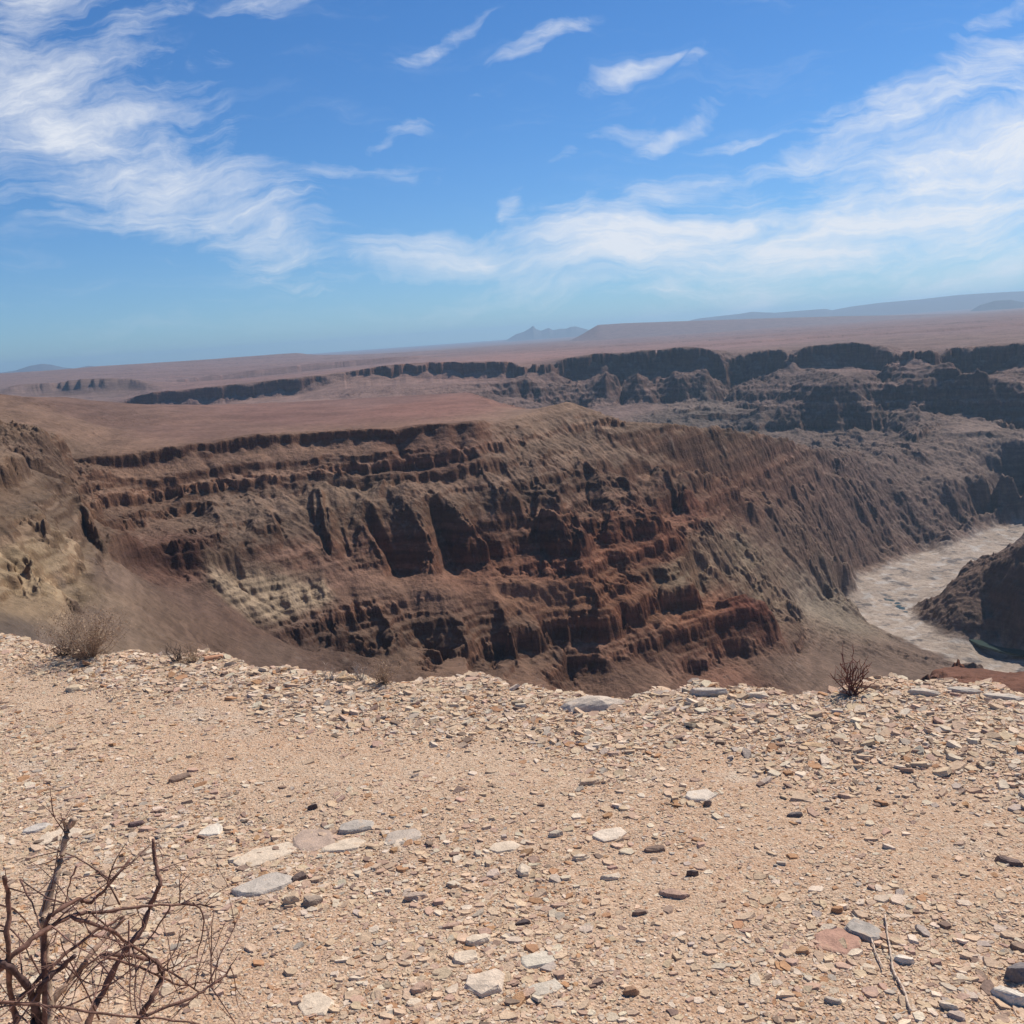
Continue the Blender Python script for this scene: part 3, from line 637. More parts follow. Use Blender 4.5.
# ---- canyon material: vertex colour of the rock, fine grain and bump
mt = bpy.data.materials.new('canyon_rock'); mt.use_nodes = True; nt = mt.node_tree; nt.nodes.clear(); e = NT(nt)
out = nd(nt, 'ShaderNodeOutputMaterial'); bs = nd(nt, 'ShaderNodeBsdfPrincipled'); bs.inputs['Roughness'].default_value = 0.95
bs.inputs['Specular IOR Level'].default_value = 0.1; nt.links.new(bs.outputs[0], out.inputs[0])
at = nd(nt, 'ShaderNodeAttribute', attribute_name='rock'); geo = nd(nt, 'ShaderNodeNewGeometry')
pos = geo.outputs['Position']
n1 = e.noise(pos, 0.16, 6, 0.65); n2 = e.noise(e.mapv(pos, (0.012, 0.012, 0.16)), 1.0, 4, 0.6, 0.4); n3 = e.noise(pos, 0.55, 5, 0.7)
fac = e.m('MULTIPLY', e.ramp(n1, 0.3, 0.7, 0.86, 1.14), e.m('MULTIPLY', e.ramp(n2, 0.35, 0.65, 0.86, 1.14), e.ramp(n3, .3, .7, .90, 1.10)))
cc = e.mix(1.0, at.outputs['Color'], e.comb(fac, fac, fac), 'MULTIPLY')
nt.links.new(cc, bs.inputs['Base Color'])
bp = nd(nt, 'ShaderNodeBump'); nt.links.new(nd(nt, 'ShaderNodeAttribute', attribute_name='grain').outputs['Fac'], bp.inputs['Strength']); bp.inputs['Distance'].default_value = 2.6
nt.links.new(e.m('ADD', e.m('MULTIPLY', n1, 1.0), e.m('MULTIPLY', n3, 0.3)), bp.inputs['Height']); nt.links.new(bp.outputs[0], bs.inputs['Normal'])
canyon = mesh_obj('terrain', np.stack([X, Y, z], 1), FC[:, ::-1], mt, attrs={'rock': col, 'grain': 1 - 0.85 * flat * (1 - riv)})
tag(canyon, 'canyon walls, flat tableland and river gorge of brown layered rock', 'terrain', kind='structure')
def pool(name, poly, zz, label):
    P_ = []
    for x, y in poly:
        d = ray(float(x), float(y)); P_.append(d * (zz / d[2]))
    P_ = np.array(P_); c = P_.mean(0); V = np.concatenate([P_ - c, P_ - c - [0, 0, 3]]); n = len(P_)
    wm = bpy.data.materials.get('river_water') or bpy.data.materials.new('river_water'); wm.use_nodes = True
    b = wm.node_tree.nodes['Principled BSDF']; b.inputs['Base Color'].default_value = (.03, .05, .04, 1); b.inputs['Roughness'].default_value = .3; b.inputs['Specular IOR Level'].default_value = .25
    side = np.array([(i, n + i, n + (i + 1) % n, (i + 1) % n) for i in range(n)])
    o = mesh_obj(name, V, [np.array([list(range(n))[::-1]]), side], wm, smooth=False); o.location = c
    tag(o, label, 'water', kind='structure')
pool('water', [(878,592),(884,590),(892,596),(900,603),(910,608),(912,613),(904,612),(895,606),(885,600)], -477.2, 'dark green pool in the dry river bed')
pool('water', [(960,634),(972,636),(985,642),(1000,647),(1024,650),(1050,654),(1050,658),(1020,655),(1000,651),(980,645),(970,640)], -478.6, 'dark pool along the foot of the spur')
print('canyon', na, nq, na * nq, time.time() - T0)
# ------------------------------------------------------------------ far land, mountains, haze
def far_land():
    nA, nQ_ = 260, 60
    A = np.linspace(A0, A1, nA); Q = np.linspace(Q1, math.log(45500), nQ_)
    aa, qq = np.meshgrid(A, Q); r = np.exp(qq)
    zedge = np.interp(A, MA, Zg[-1])
    t = sstep(qq, Q1, math.log(20000))
    zz = zedge[None] * (1 - t) + t * -140
    x = np.sin(aa) * r; y = np.cos(aa) * r
    I = np.arange(nA * nQ_).reshape(nQ_, nA)
    f = np.stack([I[:-1, :-1], I[1:, :-1], I[1:, 1:], I[:-1, 1:]], -1).reshape(-1, 4)
    c = np.tile(np.array([.20, .135, .125], np.float32), (x.size, 1)) * (1 + .15 * fbm(x.ravel() / 5000, y.ravel() / 5000, 3, 400))[:, None]
    # all-round skirt of open desert behind and beside the viewpoint
    tag(mesh_obj('far_plain', np.stack([x.ravel(), y.ravel(), zz.ravel()], 1), f, mt, attrs={'rock': c, 'grain': np.zeros(x.size)}), 'far brown desert plain running to the horizon', 'plain', kind='structure')
far_land()
def mountain(name, prof, r, depth, label, colr, seed, rough=6):
    """prof: (picture x, picture y) skyline points at distance r, built as a ridge with real depth"""
    pr = np.array(prof, float); n = 240; m = 26
    xs_ = np.linspace(pr[0, 0], pr[-1, 0], n); ys_ = np.interp(xs_, pr[:, 0], pr[:, 1])
    d = ray(xs_, ys_); hr = np.hypot(d[:, 0], d[:, 1]); az = np.arctan2(d[:, 0], d[:, 1]); top = d[:, 2] / hr * r
    v = np.linspace(-1, 1, m)
    V = []
    for j, t in enumerate(v):
        rr_ = r + t * depth
        h = (1 - abs(t) ** 1.15)
        zz = -160 + (top + 160) * h * np.minimum(1, np.minimum(np.arange(n), n - 1 - np.arange(n)) / 14.0)
        zz = zz + rough * h * (1 - h) * 4 * fbm(az * 90 + t * 2, np.full(n, t * 3.0), 4, seed, ridged=True) * (top + 160) / 300
        V.append(np.stack([np.sin(az) * rr_, np.cos(az) * rr_, zz], 1))
    V = np.concatenate(V); I = np.arange(n * m).reshape(m, n)
    f = np.stack([I[:-1, :-1], I[1:, :-1], I[1:, 1:], I[:-1, 1:]], -1).reshape(-1, 4)
    return tag(mesh_obj(name, V, f, mt, attrs={'rock': np.tile(np.array(colr, np.float32), (len(V), 1)), 'grain': np.zeros(len(V))}), label, 'mountains', kind='structure')
mountain('mountains', [(490,350),(508,339),(516,334),(524,331.5),(530,328),(533,325.2),(536,328.8),(541,330.5),(546,328.6),(549,327.6),(553,330),(560,328.5),(566,328.5),(571,326.4),(576,326.2),(582,327.8),(590,330),(604,338),(620,350)], 31000, 2200, 'small blue peaks with a pointed horn on the skyline', (.13,.12,.12), 1, 2)
mountain('mesa_range', [(660,330),(680,322),(700,318),(740,313.5),(752,311.5),(775,312.5),(800,310.5),(826,308.5),(832,310),(850,306.5),(880,302.5),(920,299),(960,294.5),(1000,292),(1040,290),(1100,287),(1200,290)], 30000, 3500, 'long pale blue mesa range on the right skyline', (.14,.12,.12), 2, 4)
mountain('mesa_hill', [(960,316),(970,311),(980,305),(995,300.5),(1010,299.5),(1020,301.5),(1040,303),(1070,309),(1090,312)], 20000, 1500, 'darker flat mesa hill in front of the pale range', (.10,.09,.095), 3, 4)
mountain('plateau_rise', [(560,329.5),(580,327.5),(590,325.6),(600,324.4),(624,322.8),(700,320.2),(760,318.2),(840,316),(900,315),(1000,312.5),(1060,309),(1200,305)], 13500, 1500, 'low brown rise of the tableland along the horizon', (.19,.13,.12), 4, 3)
mountain('blue_hills', [(-200,410),(-160,392),(-80,382),(-40,378),(0,372.5),(15,370.5),(30,365.5),(42,363.5),(52,364.5),(62,367),(75,368.5),(88,365.5),(100,367),(130,368),(170,366),(205,359.5),(225,358.5),(250,361),(290,370)], 28000, 3000, 'hazy blue mountains on the left skyline', (.12,.115,.12), 5, 4)
def haze_box():
    hm = bpy.data.materials.new('haze_air'); hm.use_nodes = True; t = hm.node_tree; t.nodes.clear()
    o_ = t.nodes.new('ShaderNodeOutputMaterial'); v = t.nodes.new('ShaderNodeVolumePrincipled')
    v.inputs['Color'].default_value = (0.52, 0.77, 1.0, 1); v.inputs['Density'].default_value = HAZE; v.inputs['Anisotropy'].default_value = 0.35
    t.links.new(v.outputs[0], o_.inputs['Volume'])
    x0, x1, y0, y1, z0, z1 = -46000, 46000, -46000, 46000, -700, max(1.5, HAZE_TOP)
    V = [(x, y, z_) for x in (x0, x1) for y in (y0, y1) for z_ in (z0, z1)]
    f = [(0, 1, 3, 2), (4, 6, 7, 5), (0, 4, 5, 1), (2, 3, 7, 6), (0, 2, 6, 4), (1, 5, 7, 3)]
    tag(mesh_obj('haze', V, np.array(f), hm, smooth=False), 'thin blue desert haze in the air', 'haze', kind='stuff')
HAZE = 3.3e-5; HAZE_TOP = 380
haze_box()
# ------------------------------------------------------------------ near ground: stony rim
RIM_PX = [(-200,628),(-80,634),(0,641),(60,651),(110,656),(170,659),(215,659),(270,669),(330,676),(400,683),(480,681),(540,684),(600,690),(640,695),(690,696),(730,694),(800,695),(850,692),(905,689),(960,691),(1024,696),(1200,706)]
dR = ray(np.array([p[0] for p in RIM_PX]), np.array([p[1] for p in RIM_PX]))
RA = np.arctan2(dR[:, 0], dR[:, 1]); EYE = 1.62
RR = EYE / (-dR[:, 2] / np.hypot(dR[:, 0], dR[:, 1]))
RSL = -dR[:, 2] / np.hypot(dR[:, 0], dR[:, 1])
inner = np.interp(gA, gA, Z0[0])
def rim_r(a):
    r = np.interp(a, RA, RR)
    r = r + sstep(np.abs(a), .75, 1.5) * 6
    return r + 0.22 * vnoise(a * 9, a * 0 + 3.3, 501) + 0.12 * vnoise(a * 31, a * 0 + 1.3, 502)
def ground_z(x, y):
    x = np.asarray(x, float); y = np.asarray(y, float)
    r = np.hypot(x, y); a = np.arctan2(x, y)
    base = -EYE + 0.020 * vnoise(x / 1.3, y / 1.3, 510) + 0.012 * fbm(x / .45, y / .45, 3, 511) + 0.004 * fbm(x / .09, y / .09, 3, 515)
    rim = rim_r(a)
    end = np.interp(a, gA, inner)
    wide = sstep(np.abs(a), .80, 1.25)
    t = np.clip((r - rim) / 0.35, 0, 1)
    # beyond the lip the land falls away, steepest first
    sl = np.maximum(-end / 300.0, np.interp(a, RA, RSL) + 0.05)
    fall = (r - rim) * (np.maximum(sl, 0.1))
    mixf = sstep(r, 60, 300)
    z1 = -EYE - 0.10 * t * t - fall * np.where(r > rim, t, 0)
    z1 = np.where(r > rim, z1 * (1 - mixf) + (end - 0.4) * mixf, base)
    z1 = np.where(r > rim, z1 + (base + EYE) * (1 - t), z1)
    z1 = z1 + np.where(r > rim, np.minimum((r - rim) * .10, 5) * fbm(x / 9, y / 9, 4, 520) * (1 - mixf), 0)
    flatz = base - 0.6 * sstep(r, 20, 300) * (1 + fbm(x / 60, y / 60, 3, 521)) * 2
    return z1 * (1 - wide) + flatz * wide
ga_ = spaced([(-math.pi, math.radians(-60), 50), (math.radians(-60), math.radians(-31), 60), (math.radians(-31), math.radians(31), n_(900)), (math.radians(31), math.radians(60), 60), (math.radians(60), math.pi, 50)])
gr_ = np.exp(spaced([(math.log(0.2), math.log(1.9), 40), (math.log(1.9), math.log(7.5), n_(640)), (math.log(7.5), math.log(302), 130)]))
aa, rr_ = np.meshgrid(ga_, gr_); x_ = np.sin(aa) * rr_; y_ = np.cos(aa) * rr_
zg = ground_z(x_.ravel(), y_.ravel())
I = np.arange(aa.size).reshape(aa.shape)
fg = np.stack([I[:-1, :-1], I[1:, :-1], I[1:, 1:], I[:-1, 1:]], -1).reshape(-1, 4)
gm = bpy.data.materials.new('stony_soil'); gm.use_nodes = True; nt = gm.node_tree; nt.nodes.clear(); e = NT(nt)
out = nd(nt, 'ShaderNodeOutputMaterial'); bs = nd(nt, 'ShaderNodeBsdfPrincipled'); bs.inputs['Roughness'].default_value = 0.95; bs.inputs['Specular IOR Level'].default_value = 0.12
nt.links.new(bs.outputs[0], out.inputs[0]); geo = nd(nt, 'ShaderNodeNewGeometry'); pos = geo.outputs['Position']
big = e.noise(pos, 1.1, 4, 0.55); mid = e.noise(pos, 9, 5, 0.65); fin_ = e.noise(pos, 130, 4, 0.7); gr2 = e.noise(pos, 45, 4, 0.6)
c = e.mix(e.ramp(big, 0.36, 0.64), (.62, .37, .22), (.64, .435, .285))
c = e.mix(e.ramp(e.noise(pos, 2.6, 4, 0.6), 0.5, 0.66), c, (.60, .345, .20)); c = e.mix(e.ramp(e.noise(e.mapv(pos, (1, 1, 1), (0, 0, 0), (9, 4, 0)), 1.9, 5, 0.65), 0.56, 0.68), c, (.68, .54, .41))
c = e.mix(e.ramp(mid, 0.5, 0.72), c, (.54, .29, .155))
c = e.mix(e.ramp(gr2, 0.54, 0.66), c, (.60, .49, .36))
c = e.mix(e.ramp(fin_, 0.60, 0.72), c, (.30, .215, .15))
vor = nd(nt, 'ShaderNodeTexVoronoi'); nt.links.new(pos, vor.inputs['Vector']); vor.inputs['Scale'].default_value = 130; vor.inputs['Randomness'].default_value = 1
cellv = nd(nt, 'ShaderNodeSeparateColor'); nt.links.new(vor.outputs['Color'], cellv.inputs[0])
c = e.mix(0.55, c, e.mix(e.ramp(cellv.outputs[0], 0.1, 0.9, smooth=False), (.42, .27, .17), (.74, .56, .40)))
nt.links.new(c, bs.inputs['Base Color'])
bp = nd(nt, 'ShaderNodeBump'); bp.inputs['Strength'].default_value = 1.0; bp.inputs['Distance'].default_value = 0.006
nt.links.new(e.m('ADD', e.m('MULTIPLY', e.m('SUBTRACT', 1.0, vor.outputs['Distance']), 0.6), e.m('ADD', fin_, gr2)), bp.inputs['Height']); nt.links.new(bp.outputs[0], bs.inputs['Normal'])
ground = mesh_obj('ground', np.stack([x_.ravel(), y_.ravel(), zg], 1), fg[:, ::1], gm)
tag(ground, 'stony tan ground of the canyon rim', 'ground', kind='structure')

# the tableland the viewpoint stands on, beside and behind
def skirt():
    A = np.linspace(A1, 2 * math.pi + A0, 90); Q = np.linspace(math.log(298), math.log(45500), 60)
    aa, qq = np.meshgrid(A, Q); r = np.exp(qq); x = np.sin(aa) * r; y = np.cos(aa) * r
    e1 = np.interp(qq, MQ, Zg[:, -1]); e0 = np.interp(qq, MQ, Zg[:, 0])
    w1 = sstep(aa, A1 + .9, A1); w0 = sstep(aa, 2 * math.pi + A0 - .9, 2 * math.pi + A0)
    top = -3.0 - 90 * sstep(qq, 5.7, 9) + 2 * fbm(x / 300, y / 300, 3, 530)
    top = np.where(qq > 9.5, top - 50 * sstep(qq, 9.5, 10.5), top)
    z_ = top * (1 - w1 - w0) + e1 * w1 + e0 * w0
    I = np.arange(aa.size).reshape(aa.shape); f = np.stack([I[:-1, :-1], I[1:, :-1], I[1:, 1:], I[:-1, 1:]], -1).reshape(-1, 4)
    c = np.tile(np.array([.30, .21, .15], np.float32), (aa.size, 1))
    tag(mesh_obj('tableland', np.stack([x.ravel(), y.ravel(), z_.ravel()], 1), f, mt, attrs={'rock': c, 'grain': np.zeros(aa.size)}), 'open brown desert tableland round the viewpoint', 'terrain', kind='structure')
skirt()

def on_ground(x, y):
    """plan point of the near ground seen at picture x, y (array)"""
    d = ray(np.atleast_1d(x), np.atleast_1d(y)); s = np.hypot(d[:, 0], d[:, 1])
    t = -EYE / d[:, 2]
    for _ in range(3): t = ground_z(d[:, 0] * t, d[:, 1] * t).clip(-EYE - .1) / d[:, 2]
    return d[:, 0] * t, d[:, 1] * t

# ---- stone material, colour by attribute
sm = bpy.data.materials.new('stone'); sm.use_nodes = True; nt = sm.node_tree; nt.nodes.clear(); e = NT(nt)
out = nd(nt, 'ShaderNodeOutputMaterial'); bs = nd(nt, 'ShaderNodeBsdfPrincipled'); bs.inputs['Roughness'].default_value = 0.85; bs.inputs['Specular IOR Level'].default_value = 0.2
nt.links.new(bs.outputs[0], out.inputs[0]); at = nd(nt, 'ShaderNodeAttribute', attribute_name='tone'); geo = nd(nt, 'ShaderNodeNewGeometry'); pos = geo.outputs['Position']
s1 = e.noise(pos, 28, 5, 0.65); s2 = e.noise(pos, 160, 3, 0.6)
f_ = e.m('MULTIPLY', e.ramp(s1, .3, .7, .82, 1.14), e.ramp(s2, .3, .7, .88, 1.10))
cc = e.mix(1.0, at.outputs['Color'], e.comb(f_, f_, f_), 'MULTIPLY')
cc = e.mix(e.m('MULTIPLY', e.ramp(s1, .56, .7), 0.5), cc, (.47, .31, .19))
nt.links.new(cc, bs.inputs['Base Color'])
bp = nd(nt, 'ShaderNodeBump'); bp.inputs['Strength'].default_value = 0.7; bp.inputs['Distance'].default_value = 0.004
nt.links.new(e.m('ADD', s1, s2), bp.inputs['Height']); nt.links.new(bp.outputs[0], bs.inputs['Normal'])

TONES = {'tan': (.62, .44, .29), 'pale': (.70, .55, .40), 'grey': (.50, .40, .31), 'orange': (.46, .25, .13), 'dark': (.13, .095, .085), 'pink': (.52, .34, .24), 'brown': (.27, .18, .13), 'white': (.74, .63, .50)}

def chips(n, px, py, s0, s1, power, probs, seed, tilt=0.22, thick=(.09, .26)):
    """plates of broken slate at plan points; returns vertex, tone arrays (n,12,..)"""
    g = np.random.default_rng(seed); K = 6
    u = g.random(n); s = (s0 ** -power + u * (s1 ** -power - s0 ** -power)) ** (-1 / power)     # half size
    ang = (np.arange(K)[None] + g.uniform(-.33, .33, (n, K))) * 2 * math.pi / K
    rad = g.uniform(.62, 1.1, (n, K)); asp = g.uniform(.5, .95, n)[:, None]
    bx = np.cos(ang) * rad; by = np.sin(ang) * rad * asp
    th = g.uniform(*thick, n) * (0.6 + 0.4 * (s0 / s))
    top = np.stack([bx * g.uniform(.72, .98, (n, 1)), by * g.uniform(.72, .98, (n, 1)), np.repeat((th)[:, None], K, 1) * g.uniform(.7, 1.25, (n, K))], -1)
    bot = np.stack([bx, by, np.full((n, K), -.25)], -1)
    V = np.concatenate([bot, top], 1) * s[:, None, None]
    yaw = g.uniform(0, 2 * math.pi, n); tx = g.normal(0, tilt, n); ty = g.normal(0, tilt, n)
    cz, sz = np.cos(yaw)[:, None], np.sin(yaw)[:, None]
    x = V[..., 0] * cz - V[..., 1] * sz; y = V[..., 0] * sz + V[..., 1] * cz; z = V[..., 2]
    z = z + x * np.sin(tx)[:, None] + y * np.sin(ty)[:, None]
    gz = ground_z(px, py)
    off = np.stack([px, py, gz + s * (0.02 + 0.22 * (np.abs(tx) + np.abs(ty)))], -1)
    names = list(probs); k = g.choice(len(names), n, p=np.array(list(probs.values())) / sum(probs.values()))
    tc = np.array([TONES[m] for m in names])[k] * g.uniform(.84, 1.12, (n, 1)) * g.uniform(.97, 1.03, (n, 3))
    return np.stack([x, y, z], -1), off, np.repeat(tc[:, None], 12, 1), s, np.array(names)[k]
CF_SIDE = np.array([(i, (i + 1) % 6, 6 + (i + 1) % 6, 6 + i) for i in range(6)]); CF_TOP = np.array([[6, 7, 8, 9, 10, 11]])
def chip_mesh(name, V, tone, mat):
    n = len(V); b = (np.arange(n) * 12)[:, None, None]
    return mesh_obj(name, V.reshape(-1, 3), [(CF_SIDE[None] + b).reshape(-1, 4), (CF_TOP[None] + b).reshape(-1, 6)], mat, smooth=False, attrs={'tone': np.clip(tone.reshape(-1, 3), .02, .85).astype(np.float32)})
def scatter(n, seed, dens):
    """random plan points in the seen wedge, kept with probability dens(picture x, y, rim share)"""
    g = np.random.default_rng(seed); out = []; have = 0
    while have < n:
        m = n * 3; a = g.uniform(math.radians(-31), math.radians(31), m); r = np.sqrt(g.uniform(1.8 ** 2, 7.2 ** 2, m))
        x, y = np.sin(a) * r, np.cos(a) * r; rim = rim_r(a); px, py = project(x, y, np.full(m, -EYE))
        ok = (r < rim + 0.25) & (px > -60) & (px < 1084) & (py < 1090)
        x, y, a, r, rim, px, py = [v[ok] for v in (x, y, a, r, rim, px, py)]
        ok = g.random(len(x)) < dens(x, y, px, py, rim - r); out.append(np.stack([x[ok], y[ok]], 1)); have += ok.sum()
    o = np.concatenate(out)[:n]; return o[:, 0], o[:, 1]
def d_rim(x, y, px, py, e_):
    w = 0.9 + 0.5 * sstep(px, 700, 900); return sstep(e_ / w, 1.0, 0.5) * (0.65 + 0.35 * (vnoise(x / .4, y / .4, 601) > -.2))
def d_open(x, y, px, py, e_):
    pt = sstep(fbm(x / .7, y / .7, 3, 602), -.25, .35); sand = 1 - 0.72 * sstep(e_, .5, .9) * sstep(e_, 2.2, 1.3)
    b = np.exp(-((px - 520) / 90) ** 2 - ((py - 960) / 60) ** 2) + .7 * np.exp(-((px - 120) / 120) ** 2 - ((py - 850) / 40) ** 2)
    return np.clip((.18 + .65 * pt) * sand + .8 * b, 0, 1)
P_RIM = dict(tan=.46, pale=.28, grey=.06, orange=.06, brown=.06, pink=.08)
P_OPEN = dict(tan=.54, pale=.20, grey=.04, orange=.06, brown=.04, pink=.14)
DEN = globals().get('DEN', 1.0)
SETS = []
for (n, dn, s0, s1, pw, pr, tl_, sd) in ((11000, d_rim, .009, .045, 1.7, P_RIM, .20, 1), (16000, d_rim, .005, .012, 1.6, P_RIM, .3, 2),
                                    (82000, d_open, .0048, .032, 2.1, P_OPEN, .13, 3), (42000, d_open, .0024, .007, 1.8, P_OPEN, .3, 4), (14000, lambda x, y, px, py, e_: np.ones(len(x)) * .6, .003, .010, 2.2, P_OPEN, .25, 5)):
    n = int(n * DEN); px_, py_ = scatter(n, sd, dn); SETS.append(chips(n, px_, py_, s0, s1, pw, pr, 40 + sd, tl_))
CV = np.concatenate([s[0] for s in SETS]); CO = np.concatenate([s[1] for s in SETS]); CT = np.concatenate([s[2] for s in SETS]); CS = np.concatenate([s[3] for s in SETS]); CN = np.concatenate([s[4] for s in SETS])
qx, qy = project(CO[:, 0], CO[:, 1], CO[:, 2]); app = CS / np.hypot(CO[:, 0], CO[:, 1]) * ((qx > 0) & (qx < 1024) & (qy < 1024) & (qy > 600))
order = np.argsort(-app); top_i = order[:255]; rest = np.ones(len(CV), bool); rest[top_i] = False
tag(chip_mesh('gravel', CV[rest] + CO[rest][:, None], CT[rest], sm), 'countless small slate chips and gravel over the stony ground', 'gravel', kind='stuff')
TW = {'tan': 'tan', 'pale': 'cream', 'grey': 'grey', 'orange': 'rusty orange', 'dark': 'dark', 'pink': 'pinkish', 'brown': 'brown', 'white': 'whitish'}
CHIPS = []
for i in top_i:
    o = chip_mesh('stone_chip', CV[i:i + 1], CT[i:i + 1], sm); o.location = CO[i]
    o['category'] = 'stone'; CHIPS.append((o, TW[CN[i]], float(qx[i]), float(qy[i]), float(CS[i])))
print('ground', time.time() - T0)
# ------------------------------------------------------------------ single stones traced on the ground
import bmesh
def stone(x, y, w, h, thick, tone, label, ang=0.0, cat='stone', seed=0, sink=.3, name='rock', lump=0.12, tilt=(0, 0), rise=0.0, np_=16, box=0.75, dome=False):
    """w, h: picture size; thick in metres; built at the ground point seen at x, y"""
    g = np.random.default_rng(900 + seed + int(x * 7 + y))
    gx, gy = on_ground(x, y + h * .25); gx, gy = float(gx[0]), float(gy[0]); r = math.hypot(gx, gy); az_ = math.atan2(gx, gy); rm = float(rim_r(np.array([az_]))[0])
    if r > rm - .06: gx *= (rm - .06) / r; gy *= (rm - .06) / r; r = rm - .06
    zz = float(ground_z(np.array([gx]), np.array([gy]))[0]); dist = math.hypot(r, EYE)
    sv = EYE / dist; half_w = w * dist / FPX / 2
    half_d = max(0.35 * half_w, (h * dist / FPX - thick * .8 * math.sqrt(1 - sv * sv)) / sv / 2)
    th = np.sort(g.uniform(0, 2 * math.pi, np_)); pts_ = []
    n_side = int(g.integers(6, 9))
    a = (np.arange(n_side) + g.uniform(-.35, .35, n_side)) * 2 * math.pi / n_side
    sq = box
    px = np.sign(np.cos(a)) * np.abs(np.cos(a)) ** sq; py = np.sign(np.sin(a)) * np.abs(np.sin(a)) ** sq
    rad = g.uniform(.80, 1.06, n_side)
    for lev, sc in (((0.0, 1.1), (.45, .92), (.8, .68), (1.0, .38)) if dome else ((0.0, 1.02), (.75, g.uniform(.93, 1.0)), (1.0, .84))):
        for i in range(n_side):
            pts_.append((px[i] * rad[i] * sc * half_w * g.uniform(.95, 1.04), py[i] * rad[i] * sc * half_d * g.uniform(.95, 1.04), (lev * g.uniform(.80, 1.08)) * thick))
    bm = bmesh.new()
    for p in pts_: bm.verts.new(p)
    bmesh.ops.convex_hull(bm, input=bm.verts)
    for v in [v for v in bm.verts if not v.link_faces]: bm.verts.remove(v)
    bmesh.ops.triangulate(bm, faces=bm.faces)
    bmesh.ops.subdivide_edges(bm, edges=bm.edges, cuts=2, use_grid_fill=True)
    bmesh.ops.triangulate(bm, faces=bm.faces)
    bm.verts.ensure_lookup_table(); bm.normal_update()
    co = np.array([v.co for v in bm.verts]); no = np.array([v.normal for v in bm.verts]); s = max(half_w, half_d)
    dn = fbm(co[:, 0] / s * 2.2 + seed, co[:, 1] / s * 2.2 + co[:, 2] / s * 3, 4, 950 + seed) * lump * min(s, thick * 1.6) * 1.1
    co = co + no * dn[:, None]
    fc = np.array([[v.index for v in f.verts] for f in bm.faces]); bm.free()
    ca, sa = math.cos(ang), math.sin(ang)
    tone_v = np.array(TONES[tone] if isinstance(tone, str) else tone)
    az = math.atan2(gx, gy)
    rx, ry = co[:, 0] * ca - co[:, 1] * sa, co[:, 0] * sa + co[:, 1] * ca
    zc = co[:, 2] + rx * tilt[0] + ry * tilt[1]
    c_, s_ = math.cos(-az), math.sin(-az); rx, ry = rx * c_ - ry * s_, rx * s_ + ry * c_
    V = np.stack([rx, ry, zc - sink * thick + rise], 1)
    tn = np.tile(tone_v, (len(V), 1)) * (1 + .12 * fbm(co[:, 0:1] / s * 1.5, co[:, 1:2] / s * 1.5, 3, 960 + seed))
    o = mesh_obj(name, V, fc, sm, smooth=False, attrs={'tone': np.clip(tn, .02, .85).astype(np.float32)}); o.location = (gx, gy, zz)
    return tag(o, label, cat)
